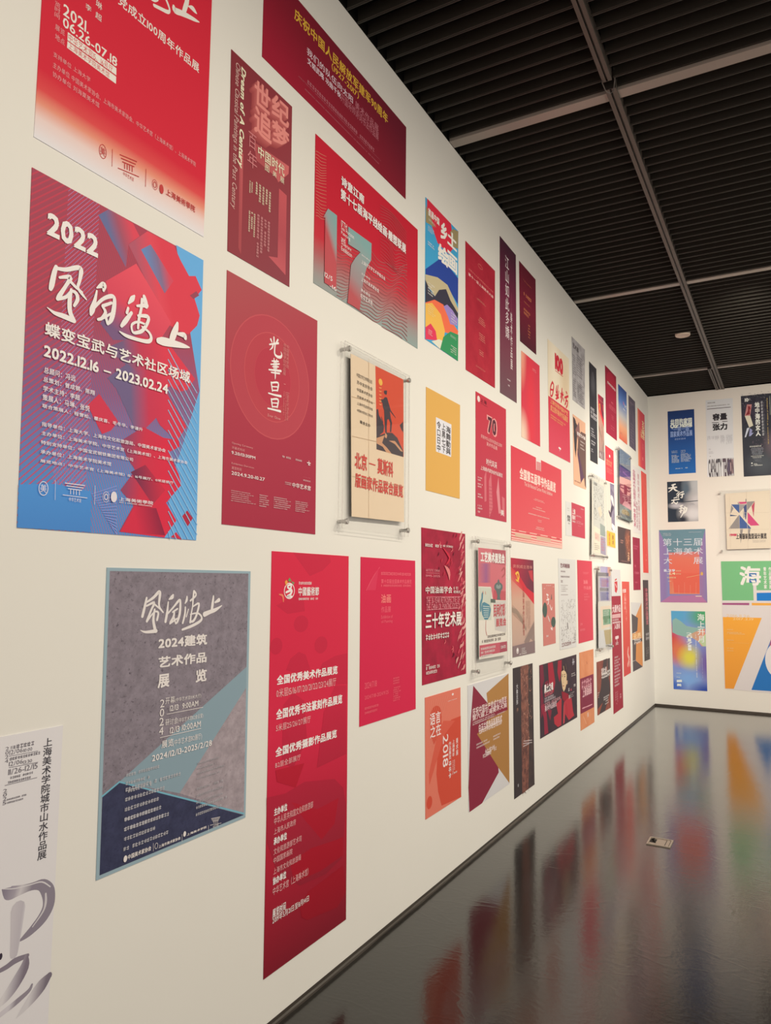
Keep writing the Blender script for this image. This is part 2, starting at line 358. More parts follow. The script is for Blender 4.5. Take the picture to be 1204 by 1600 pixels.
def draw(sh, e, z, rnd):
    k = e[0]
    if k in 'tvr':
        x0,y1,x1,y0 = (c*U for c in e[2:6]); i = sh.mi(e[6])
        if k == 'v': sh.column(e[1].replace(' ',''), x0,y1,x1,y0, z, i, e[7])
        else: sh.line(e[1], x0,y1,x1,y0, z, i, e[7], k == 'r', e[8] if len(e) > 8 else 0)
    elif k == 'p': c = e[1]; sh.poly([(c[j]*U,c[j+1]*U) for j in range(0,len(c),2)], z, sh.mi(e[2]))
    elif k == 's': c = e[1]; sh.stroke([(c[j]*U,c[j+1]*U,c[j+2]*U) for j in range(0,len(c),3)], z, sh.mi(e[2]))
    elif k == 'e':
        x,y,rx,ry = (c*U for c in e[1:5]); i = sh.mi(e[5]); rg = e[6]
        if not rg: sh.disc(x,y,rx,ry,z,i,36)
        else:
            n = 40; w = rg*min(rx,ry)
            for j in range(n):
                a, b = 2*math.pi*j/n, 2*math.pi*(j+1)/n; c0,s0,c1,s1 = math.cos(a),math.sin(a),math.cos(b),math.sin(b)
                sh.poly([(x+(rx-w)*c0,y+(ry-w)*s0),(x+rx*c0,y+ry*s0),(x+rx*c1,y+ry*s1),(x+(rx-w)*c1,y+(ry-w)*s1)], z, i)
    elif k == 'g':
        x0,y1,x1,y0 = (c*U for c in e[1:5]); sh.greek(x0,y1,x1,y0,e[5],z,sh.mi(e[6]),e[7],e[8],e[9],rnd)
    elif k == 'k':
        x0,y1,x1,y0 = (c*U for c in e[1:5]); sh.scribble(x0,y1,x1,y0,e[5],z,sh.mi(e[6]),e[7],random.Random(e[8]),e[9])

def make_poster(idx, name, label, cat, group, wall, o, quad, wh, sheet, parts, off, frame):
    """a printed sheet hung on a wall; framed ones are held between two acrylic plates on four steel standoffs"""
    rot = Matrix(((0,0,1),(1,0,0),(0,1,0))).to_4x4() if wall == 'L' else Matrix(((1,0,0),(0,0,-1),(0,1,0))).to_4x4()
    base = Vector((0,o[0],o[1])) if wall == 'L' else Vector((o[0],D,o[1]))
    T = .0022; q = [(a*U,b*U) for a, b in quad]; rnd = random.Random(idx)
    vs_ = [(x,y,off+T) for x, y in q]+[(x,y,off+.0002) for x, y in q]
    fs = [(3,2,1,0),(4,5,6,7)]+[(k,(k+1)%4,4+(k+1)%4,4+k) for k in range(4)]
    uv = [(a/wh[0],1-b/wh[1]) for a, b, _ in vs_]
    if frame:
        root = bpy.data.objects.new(name, None); COL.objects.link(root); root.matrix_world = Matrix.Translation(base) @ rot
        pap = link('paper_sheet', vs_, fs, [print_mat(sheet)], None, root, uv)
        x0,x1,y0,y1 = frame[0]-o[0],frame[1]-o[0],frame[2]-o[1],frame[3]-o[1]
        for nm, z0, z1 in (('back_plate',.012,.016),('front_plate',.032,.037)):
            m = MB(); m.box(x0,y0,z0,x1,y1,z1); m.m = [0,0,1,1,1,1]; m.build(nm, [M_ACR,M_EDGE], root)
        for bx in (x0+.022,x1-.022):
            for by in (y0+.03,y1-.03):
                m = MB(); m.lathe([(.0085,.0015),(.0085,.037),(.0125,.038),(.0125,.048),(.0105,.0505)],0,0,0,n=16)
                b = m.build('standoff_bolt', M_STEEL, root); b.location = (bx,by,0)
    else:
        root = pap = link(name, vs_, fs, [print_mat(sheet)], None, None, uv); root.matrix_world = Matrix.Translation(base) @ rot
    tag(root, label, cat, group)
    z = off+T
    for pn, els in parts.items():
        done = []                                   # shapes that stand apart from one another become parts of their own
        for e in els:
            z += .00005; sh = Sheet(*wh); draw(sh, e, z, rnd); z += .0001 if e[0] in 'tvr' and e[7] >= .04 else 0
            if not sh.f: continue
            xs = [v[0] for v in sh.v]; ys = [v[1] for v in sh.v]; bb = [min(xs),min(ys),max(xs),max(ys)]; g = max(bb[2]-bb[0],bb[3]-bb[1]) if e[0] in 'pse' else min(bb[2]-bb[0],bb[3]-bb[1])
            done.append([sh,[bb],[g],[z]])
        i = 0
        while i < len(done):
            j = i+1; hit = False
            while j < len(done):
                if any(math.hypot(max(0,a[0]-c[2],c[0]-a[2]),max(0,a[1]-c[3],c[1]-a[3])) <= max(.02,.5*max(ga,gc)) for a,ga in zip(done[i][1],done[i][2]) for c,gc in zip(done[j][1],done[j][2])):
                    done[i][0].merge(done[j][0]); done[i][1] += done[j][1]; done[i][2] += done[j][2]; del done[j]; hit = True
                else: j += 1
            if not hit: i += 1
        for d in done: d[0].build(pn, pap)
POSTERS = []
# one entry per poster: name, label, category, group, wall, origin, corners, size, sheet ink, printed parts (0.1 mm units), standoff, frame plate
POSTERS.append(('exhibition_poster','red poster fading to white at its foot, topmost at the left edge of the wall','poster','posters on the long left wall','L',[1.1560,2.7640],[(0,9760),(6400,9760),(6400,0),(0,0)],[0.6400,0.9760],('lg',.496,.798,.495,.998,(0,(213,46,68)),(.3,(221,80,85)),(.5,(231,152,133)),(.72,(235,213,214)),(1,(231,231,241))),{
 'title_lettering':[('s',[5233,7872,182,5220,7689,181,5145,7410,171,5109,7246,170],(235,233,231)),('s',[5313,7620,46,5490,7681,175,5606,7661,137,5687,7641,47],(235,233,231)),('s',[4658,7137,111,4706,7037,203,4982,7145,197,5330,7269,163,5621,7357,117,5837,7424,32],(235,233,231)),('s',[3839,6565,109,4118,6656,118,4402,6756,127,4485,6875,73,4410,7021,87,4288,7148,90],(235,233,231)),('s',[3711,6699,104,3829,6746,123,3944,6857,117],(235,233,231)),('t','党成立100周年作品展',2459,5938,5895,5595,(235,233,231),.012),('t','2021.',650,4272,1489,3937,(235,233,231),.012),('t','06.26-07.18',660,3883,2518,3606,(235,233,231),.012)],
 'venue_bars':[('p',[824,3541,2505,3566,2517,3344,825,3301],(235,233,231)),('p',[827,3271,2512,3300,2517,3074,825,3073],(235,233,231))],
 'small_print':[('t','中华艺术宫15、16号厅',852,3537,2378,3306,(208,68,78),0),('t','上海美术学院美术馆',868,3271,2266,3098,(208,68,78),0),('v','览时间',373,4174,557,3692,(233,169,177),0),('t','展览',427,3517,727,3341,(233,169,177),0),('t','地点',443,3247,744,3064,(233,169,177),0),('t','琳',1675,5178,1899,4946,(235,233,231),0),('t','超',1682,4803,1904,4596,(235,233,231),0),('t','李',1343,4810,1537,4623,(235,233,231),0),('t','支持单位 上海大学',417,2696,1621,2546,(233,169,177),0),('t','主办单位 中国美术家协会、上海市美术家协会、中华艺术宫（上海美术馆）、上海美术学院',422,2401,5897,2232,(233,169,177),0),('t','协办单位 刘海粟美术馆',431,2136,1965,1977,(233,169,177),0)],
 'emblem':[('e',2170,762,132,215,(196,71,73),.14),('t','美',2081,888,2259,635,(196,71,73),0),('s',[2500,1020,14,2514,486,14],(196,71,73)),('s',[2776,995,31,3421,1112,33],(196,71,73)),('s',[2825,910,31,3380,1008,32],(196,71,73)),('s',[2881,825,31,3332,903,32],(196,71,73)),('s',[2965,818,29,2974,651,29],(196,71,73)),('s',[3061,835,29,3070,667,29],(196,71,73)),('s',[3151,851,29,3160,682,29],(196,71,73)),('s',[3249,867,29,3258,698,29],(196,71,73)),('s',[2725,548,23,3525,678,24],(196,71,73)),('t','中华艺术宫',2929,545,3326,426,(196,71,73),0),('s',[3787,1075,15,3793,490,15],(196,71,73)),('e',4162,743,112,164,(196,71,73),.12),('e',4162,743,69,102,(196,71,73),.3),('e',4439,732,88,152,(196,71,73),0),('t','上海美術學院',4640,866,5935,648,(196,71,73),.01),('g',4654,596,5916,623,1,(196,71,73),.55,'l',0)],
},0,None))
POSTERS.append(('exhibition_poster','poster with red diamond blocks over blue and purple hatching, largest at the left edge','poster','posters on the long left wall','L',[1.1560,1.7305],[(0,9485),(6395,9504),(6551,34),(171,0)],[0.6551,0.9504],('ha',(167,77,100),(131,104,154),(82,149,221),(204,71,95),(156,158,221)),{
 'artwork_blocks':[('p',[5168,9535,6431,9525,6550,35,5106,51,5457,2143,6459,5019],(109,180,243)),('p',[2130,9152,2477,9487,3389,9466,3657,9174,3252,8756,3195,8005],('lg',.409,.094,.51,.021,(0,(109,117,167)),(.45,(167,91,117)),(1,(223,80,102)))),('p',[3253,8743,3957,9470,5076,9477,5368,9123,5792,8727,6087,8839,6399,8471,6078,8058,6347,7565,6243,7185,5857,6761,5372,6765,4933,6815],('lg',.541,.093,.696,.029,(0,(183,95,120)),(.6,(227,82,102)),(1,(223,71,92)))),('p',[3735,8786,4105,9102,5117,8302,4761,7763],('lg',.614,.131,.728,.075,(0,(104,146,206)),(.6,(136,117,157)),(1,(214,84,107)))),('p',[2498,7321,3577,8276,5083,6901,4632,6186,2849,5674,2371,6017,2694,6573],('lg',.564,.163,.498,.385,(0,(233,89,110)),(.55,(221,80,105)),(1,(125,97,142)))),('p',[5580,9012,5841,9066,5849,8921,5654,8846],(109,180,243)),('p',[5857,8088,6146,8339,6286,8241,6026,8025],(156,80,102)),('p',[2659,5399,3763,6114,5015,6203,6230,5362,5894,4910,5561,4777,5123,4849,4719,4550,3546,4991,2994,5225],('lg',.731,.354,.52,.467,(0,(223,68,92)),(.6,(198,68,97)),(1,(123,100,142)))),('p',[2710,4504,3402,5118,3826,4953,4100,5138,4701,4891,5922,3703,5524,3145,4773,3528,4614,3724,3931,3032,3048,4265],('lg',.816,.549,.55,.589,(0,(219,62,90)),(.6,(204,64,95)),(1,(117,104,149)))),('p',[2079,3569,2455,3976,3167,3322,2923,3008,2614,2845],(212,64,92)),('p',[3265,2750,4125,3346,4943,3158,5601,3188,5651,2990,5194,2740,5657,2100,5792,1778,5163,1131,5630,611,5144,42,3380,106,3873,920,3358,1321,3883,1981,3557,2313],('lg',.544,.768,.763,.781,(0,(156,75,112)),(.4,(208,60,88)),(1,(221,53,83)))),('p',[3716,1903,4258,2200,5104,1523,4610,1019],('lg',.614,.853,.742,.807,(0,(125,57,90)),(1,(204,55,83)))),('p',[5868,764,6091,976,6349,745,6141,464],(183,51,80)),('p',[5414,4831,5549,5012,5683,4895,5563,4718],(204,60,88)),('p',[5409,69,5633,243,5881,27],(212,55,83)),('p',[3908,896,4762,922,5178,111,3413,108],('lg',.751,.919,.624,.984,(0,(146,46,78)),(1,(217,55,85)))),('p',[141,1097,1181,1239,2341,1163,2388,36,171,0],('lg',.18,.872,.192,.998,(0,(84,153,231)),(1,(79,142,221)))),('s',[5684,5531,35,6345,4907,36],(152,200,243)),('s',[4986,6017,34,6362,4568,36],(152,200,243)),('s',[5002,5693,34,6378,4230,36],(152,200,243)),('s',[5019,5368,34,6395,3892,36],(152,200,243)),('s',[5036,5045,33,6411,3555,36],(152,200,243)),('s',[5053,4721,33,6428,3218,36],(152,200,243)),('s',[5069,4398,33,6444,2882,36],(152,200,243)),('s',[5086,4076,33,6461,2546,36],(152,200,243)),('s',[5103,3754,33,6477,2210,36],(152,200,243)),('s',[5120,3433,33,6494,1876,36],(152,200,243)),('s',[5136,3112,33,6510,1541,36],(152,200,243)),('s',[5153,2791,33,6526,1208,36],(152,200,243)),('s',[5169,2471,33,6543,874,36],(152,200,243)),('s',[5186,2151,33,6559,541,36],(152,200,243)),('s',[5203,1832,33,6575,209,36],(152,200,243)),('s',[5219,1513,33,6428,58,35],(152,200,243)),('s',[5236,1195,33,6162,43,35],(152,200,243)),('s',[5252,877,33,5901,28,34],(152,200,243)),('s',[5269,560,33,5645,14,34],(152,200,243)),('s',[5285,243,33,5393,-1,33],(152,200,243)),('s',[2345,1092,17,3208,1425,18],(156,169,239)),('s',[2397,1031,17,3213,1326,18],(156,169,239)),('s',[2449,971,17,3219,1226,18],(156,169,239)),('s',[2502,910,17,3225,1126,18],(156,169,239)),('s',[2555,848,17,3230,1026,18],(156,169,239)),('s',[2608,787,17,3236,927,18],(156,169,239)),('s',[2661,725,17,3241,827,18],(156,169,239)),('s',[2714,663,17,3247,727,18],(156,169,239)),('s',[2768,601,17,3253,628,18],(156,169,239)),('s',[2822,539,17,3258,528,18],(156,169,239)),('s',[2876,476,17,3264,429,18],(156,169,239)),('s',[2930,413,17,3269,330,18],(156,169,239)),('s',[2985,350,17,3275,230,18],(156,169,239)),('s',[3039,286,17,3281,131,18],(156,169,239)),('s',[3094,223,17,3286,32,18],(156,169,239))],
 'title_lettering':[('t','2022',530,8476,2141,7891,(242,240,243),.03),('s',[849,7093,115,799,6907,145,746,6572,159,714,6432,113],(242,240,243)),('s',[851,7057,92,1158,7139,117,1511,7334,136,1631,7296,145,1597,6983,104,1557,6777,88,1705,6639,89,1852,6537,41],(242,240,243)),('s',[967,6841,69,1170,6936,109,1305,6957,134,1165,6671,101,997,6349,131,942,6236,107],(242,240,243)),('s',[962,6243,92,1203,6385,94,1360,6599,79,1511,6589,112,1564,6436,120,1468,6228,87],(242,240,243)),('s',[1349,6644,79,1316,6349,134,1344,6020,141,1485,5802,135],(242,240,243)),('s',[639,5900,22,865,5822,99,1153,5825,147,1472,5806,142],(242,240,243)),('s',[1293,6869,87,1501,6757,88,1701,6695,57],(242,240,243)),('s',[2178,6996,42,2355,7140,169,2424,7154,178,2410,7002,85],(242,240,243)),('s',[2183,6908,58,2128,6595,116,2058,6318,181,2022,6162,90],(242,240,243)),('s',[2079,6344,91,2379,6722,101,2674,6925,129,2806,6892,121,2796,6547,156,2727,6244,146,2614,6057,51],(242,240,243)),('s',[2413,6544,101,2709,6737,86],(242,240,243)),('s',[2390,6528,67,2515,6393,110,2410,6188,101,2277,6090,67],(242,240,243)),('s',[2267,6095,75,2500,6242,85,2703,6416,60],(242,240,243)),('s',[2495,6327,93,2603,6085,94],(242,240,243)),('s',[3326,6939,63,3452,7119,163,3532,7242,64],(242,240,243)),('s',[3319,6785,90,3278,6628,98],(242,240,243)),('s',[3451,6686,99,3242,6371,160,3104,6173,106],(242,240,243)),('s',[3906,7350,121,3966,7215,159,4000,7080,159],(242,240,243)),('s',[3650,6968,73,4025,7109,141],(242,240,243)),('s',[3834,7232,111,3808,6930,102,3739,6574,101,3718,6298,82],(242,240,243)),('s',[3707,6680,83,4070,6774,131,4090,6604,113,3911,6296,120,3710,6158,110,3533,6116,81,3481,6325,81,3718,6492,73,4031,6501,65],(242,240,243)),('s',[3879,6390,65,4148,6307,85,4253,6149,113,4138,6009,131,3747,5947,110,3291,5931,107,3026,5987,35],(242,240,243)),('s',[5317,6964,101,5253,6737,221,5139,6461,239,5093,6250,199],(242,240,243)),('s',[5352,6622,91,5628,6662,185,5692,6584,134],(242,240,243)),('s',[4553,6154,192,4756,6193,273,5151,6246,239,5617,6303,154,5886,6328,42],(242,240,243)),('t','蝶变宝武与艺术社区场域',620,5507,5949,5140,(242,240,243),.02),('t','2022.12.16 – 2023.02.24',622,4859,5014,4569,(242,240,243),.025)],
 'small_print':[('t','总顾问：冯远',647,4283,1619,4119,(233,229,243),.014),('t','总策划：曾成钢、陈翔',641,4022,2268,3884,(233,229,243),.014),('t','学术主持：李超',651,3780,1789,3631,(233,229,243),.014),('t','策展人：马琳、张悦',649,3551,2126,3388,(233,229,243),.014),('t','联合策展人：程雪松、瞿庆喜、毛冬华、李谦升',654,3295,4063,3189,(233,229,243),.014),('t','指导单位：上海大学、上海市文化和旅游局、中国美术家协会',668,2815,5013,2699,(233,229,243),.014),('t','主办单位：上海美术学院、中华艺术宫（上海美术馆）、上海市美术家协会',672,2571,5984,2464,(233,229,243),.014),('t','特别支持单位：中国宝武钢铁集团有限公司',672,2326,3739,2222,(233,229,243),.014),('t','承办单位：上海美术学院美术馆',676,2082,2950,1972,(233,229,243),.014),('t','展览地点：中华艺术宫（上海美术馆）15、16号展厅、0米层前厅',681,1830,5400,1742,(233,229,243),.014)],
 'emblem':[('e',818,1070,142,189,(233,229,243),.14),('t','美',726,1177,911,963,(233,229,243),0),('s',[1158,1333,10,1180,803,10],(233,229,243)),('s',[1456,1293,23,2092,1300,24],(233,229,243)),('s',[1503,1224,23,2051,1228,24],(233,229,243)),('s',[1557,1153,23,2003,1155,24],(233,229,243)),('s',[1640,1138,21,1647,1012,21],(233,229,243)),('s',[1734,1138,21,1742,1012,21],(233,229,243)),('s',[1823,1139,21,1831,1012,21],(233,229,243)),('s',[1920,1139,22,1927,1012,22],(233,229,243)),('s',[1401,966,17,2191,963,18],(233,229,243)),('t','中华艺术宫',1602,926,1991,813,(233,229,243),0),('s',[2428,1342,11,2441,806,11],(233,229,243)),('e',2823,1062,113,155,(233,229,243),.1),('e',2823,1062,69,93,(233,229,243),.35),('e',3097,1091,109,157,(233,229,243),0),('t','上海美術學院',3291,1112,4582,1006,(233,229,243),.015),('g',3298,986,4556,942,1,(233,229,243),.55,'l',0)],
},0,None))
POSTERS.append(('exhibition_poster','grey concrete-look poster in a pale blue border with a navy wedge across its foot','poster','posters on the long left wall','L',[1.4572,0.7779],[(0,8587),(6353,8600),(6440,21),(122,0)],[0.6440,0.8600],(153,179,196),{
 'artwork_panel':[('p',[104,8491,6233,8514,6330,131,226,100],('co',(141,134,149),(94,88,101))),('p',[6277,5226,6276,4490,3191,1604,782,2485],(139,164,182)),('p',[6276,4490,6345,167,3191,1604],('co',(170,160,172),(143,134,146))),('p',[204,2222,777,2478,6330,131,226,100],('co',(64,68,99),(51,55,83))),('s',[194,2225,51,782,2485,53],(121,183,210)),('s',[771,2491,43,6328,181,59],(121,183,210))],
 'title_lettering':[('s',[1516,7706,72,1458,7456,94,1380,7162,98],(233,229,233)),('s',[1538,7586,61,1785,7715,90,1996,7883,108,2045,7809,103,2020,7541,80,2061,7394,68,2206,7256,46],(233,229,233)),('s',[1529,7467,55,1825,7564,84,1710,7331,78,1563,7013,88],(233,229,233)),('s',[1569,7013,66,1840,7274,51,2003,7250,74,1966,7033,79],(233,229,233)),('s',[1852,7351,73,1815,7039,95,1901,6747,113],(233,229,233)),('s',[1319,6756,16,1524,6689,72,1942,6701,119],(233,229,233)),('s',[1861,7496,56,2129,7332,57],(233,229,233)),('s',[2428,7652,41,2550,7718,135,2591,7780,77],(233,229,233)),('s',[2399,7571,47,2366,7239,93,2313,6971,98],(233,229,233)),('s',[2368,7190,58,2627,7406,65,2841,7601,90,2915,7575,84,2912,7223,102,2822,6951,83,2739,6884,41],(233,229,233)),('s',[2601,7252,59,2802,7351,60],(233,229,233)),('s',[2669,7250,65,2643,7107,89,2516,6938,76],(233,229,233)),('s',[2501,6902,64,2716,7005,59,2868,7074,42],(233,229,233)),('s',[2649,7107,71,2738,6917,53],(233,229,233)),('s',[3115,7501,30,3191,7621,98,3202,7754,37],(233,229,233)),('s',[3142,7394,55,3132,7166,85,3051,6896,72],(233,229,233)),('s',[3287,7339,37,3200,7088,49],(233,229,233)),('s',[3512,7905,75,3607,7770,69,3360,7598,68],(233,229,233)),('s',[3501,7900,75,3476,7669,75,3464,7412,56,3411,7157,62,3380,6908,86],(233,229,233)),('s',[3472,7399,43,3749,7496,82,3666,7149,88,3530,6948,87,3387,6923,62],(233,229,233)),('s',[3375,7158,43,3701,7187,57,3893,7064,76,3854,6935,95,3501,6796,93,3044,6685,72],(233,229,233)),('s',[4433,7731,66,4405,7497,118,4370,7246,117],(233,229,233)),('s',[4521,7522,66,4706,7599,140],(233,229,233)),('s',[4032,7138,173,4265,7204,143,4571,7280,119,4874,7413,27],(233,229,233)),('t','2024建筑',2065,6490,4179,6147,(233,229,233),.03),('t','艺术作品',2097,5898,4178,5574,(233,229,233),.03),('t','展',2100,5369,2551,4969,(233,229,233),.03),('t','览',3731,5346,4207,4962,(233,229,233),.03)],
 'small_print':[('v','2024',2212,4627,2391,3530,(233,229,233),0),('t','开幕',2425,4645,2823,4434,(233,229,233),0),('t','(中华艺术宫0米大厅)',2835,4579,3995,4435,(233,229,233),0),('t','12/13  9:00AM',2625,4370,3869,4200,(233,229,233),.01),('s',[2495,4131,16,4101,4120,18],(233,229,233)),('t','研讨会',2460,3979,2984,3781,(233,229,233),0),('t','(中华艺术宫B2会议室)',2995,3934,4125,3764,(233,229,233),0),('t','12/13 10:00AM',2660,3701,4013,3515,(233,229,233),.01),('s',[2255,3465,16,4043,3453,18],(233,229,233)),('t','展览',2339,3357,2815,3128,(233,229,233),.01),('t','(中华艺术宫B2展厅)',2818,3308,4089,3086,(233,229,233),0),('t','2024/12/13-2025/2/28',1970,2995,4565,2818,(233,229,233),.015),('g',1005,2736,2360,2045,3,(200,201,212),.42,'l',0),('g',1005,2352,3287,975,5,(200,201,212),.42,'l',0),('g',1019,1518,2997,425,4,(200,201,212),.42,'l',0),('g',3928,2438,5254,1806,4,(190,188,200),.36,'l',0),('g',3925,1668,5530,1034,3,(190,188,200),.4,'l',0),('g',3927,1087,5494,650,2,(200,201,212),.42,'l',0)],
 'emblem':[('e',1098,279,66,92,(233,229,233),0),('t','中国美术家协会',1191,358,2065,223,(233,229,233),.02),('s',[2149,406,10,2162,166,10],(233,229,233)),('e',2273,292,66,88,(233,229,233),.2),('t','上海市美术家协会',2368,285,3269,193,(233,229,233),.02),('s',[3332,331,11,3344,103,11],(233,229,233)),('e',3450,308,59,83,(233,229,233),0),('t','上海美术学院',3548,290,4435,217,(233,229,233),.02),('s',[4531,277,12,4540,87,12],(233,229,233)),('s',[4649,453,16,5083,396,17],(233,229,233)),('s',[4681,406,16,5055,357,17],(233,229,233)),('s',[4717,358,17,5022,318,17],(233,229,233)),('s',[4774,341,15,4778,264,15],(233,229,233)),('s',[4839,333,15,4842,255,15],(233,229,233)),('s',[4900,324,15,4903,247,15],(233,229,233)),('s',[4965,316,15,4969,238,15],(233,229,233)),('s',[4607,259,12,5146,185,12],(233,229,233)),('t','中华艺术宫',4746,210,5009,118,(233,229,233),0)],
},0,None))
POSTERS.append(('exhibition_poster','pale lilac poster with thick grey brush strokes, lowest at the left edge of the wall','poster','posters on the long left wall','L',[0.8000,0.0900],[(0,11260),(5380,11260),(5380,0),(0,0)],[0.5380,1.1260],(227,227,236),{
 'artwork_strokes':[('s',[3898,7592,44,4004,7500,221,4109,7441,318,4367,7420,247,4713,7395,186,4988,7337,285,5167,7135,370,5223,6902,357,5194,6700,342,5040,6499,305,4779,6331,219,4572,6239,131,4389,6181,10],('lg',.742,.319,.843,.39,(0,(140,134,154)),(.4,(170,165,182)),(.6,(208,206,216)),(1,(142,136,154)))),('s',[3897,7610,16,4232,7509,26,4628,7458,26,4983,7414,34,5247,7202,28],(216,215,224)),('s',[5115,7082,48,5128,6865,68,5058,6656,47,4775,6390,27],(208,206,216)),('s',[4348,6983,394,4333,6536,322,4301,5942,211],('lg',.783,.415,.842,.426,(0,(202,199,211)),(.7,(193,190,204)),(1,(217,217,229)))),('s',[3823,5701,93,4118,5718,126,4343,5768,147,4682,5751,99],(136,129,147)),('s',[4650,5753,98,4606,5499,274,4378,5216,307,4162,5025,252,3971,4916,155],('lg',.778,.517,.839,.55,(0,(218,217,226)),(.5,(178,174,189)),(1,(130,122,140)))),('s',[3940,4648,124,4407,4758,141,4763,4875,105,4849,4985,66],('lg',.795,.572,.816,.587,(0,(208,206,219)),(1,(149,143,159)))),('s',[5340,4988,171,5141,4855,324,4908,4685,292,4655,4508,163,4451,4377,10],('lg',.904,.56,.964,.591,(0,(212,211,221)),(.5,(170,165,179)),(1,(125,118,135)))),('e',3949,6031,46,77,(64,56,73),0)],
 'title_lettering':[('v','上海美术学院城市山水作品展',4816,11018,5072,7972,(66,65,75),.012)],
 'small_print':[('v','2024',3763,11003,3851,10606,(119,115,127),0),('t','开幕',3889,10995,4031,10907,(119,115,127),0),('g',4056,11012,4642,10906,1,(119,115,127),.55,'l',0),('t','12/06',3869,10899,4231,10788,(119,115,127),0),('t','10:00',4253,10865,4494,10782,(119,115,127),0),('s',[3862,10759,10,4664,10735,11],(119,115,127)),('g',3891,10720,4726,10645,1,(119,115,127),.7,'l',0),('t','12/06',3876,10619,4249,10511,(119,115,127),0),('t','13:30',4261,10571,4507,10488,(119,115,127),0),('s',[3880,10482,10,4681,10453,11],(119,115,127)),('t','11/26-12/15',3872,10441,4674,10303,(119,115,127),0),('g',3872,10277,4694,10075,2,(119,115,127),.6,'l',0),('s',[3792,10075,10,4677,10074,11],(119,115,127)),('v','2025',3766,9997,3863,9611,(119,115,127),0),('g',3879,9756,4523,9601,2,(119,115,127),.6,'l',0)],
},0,None))
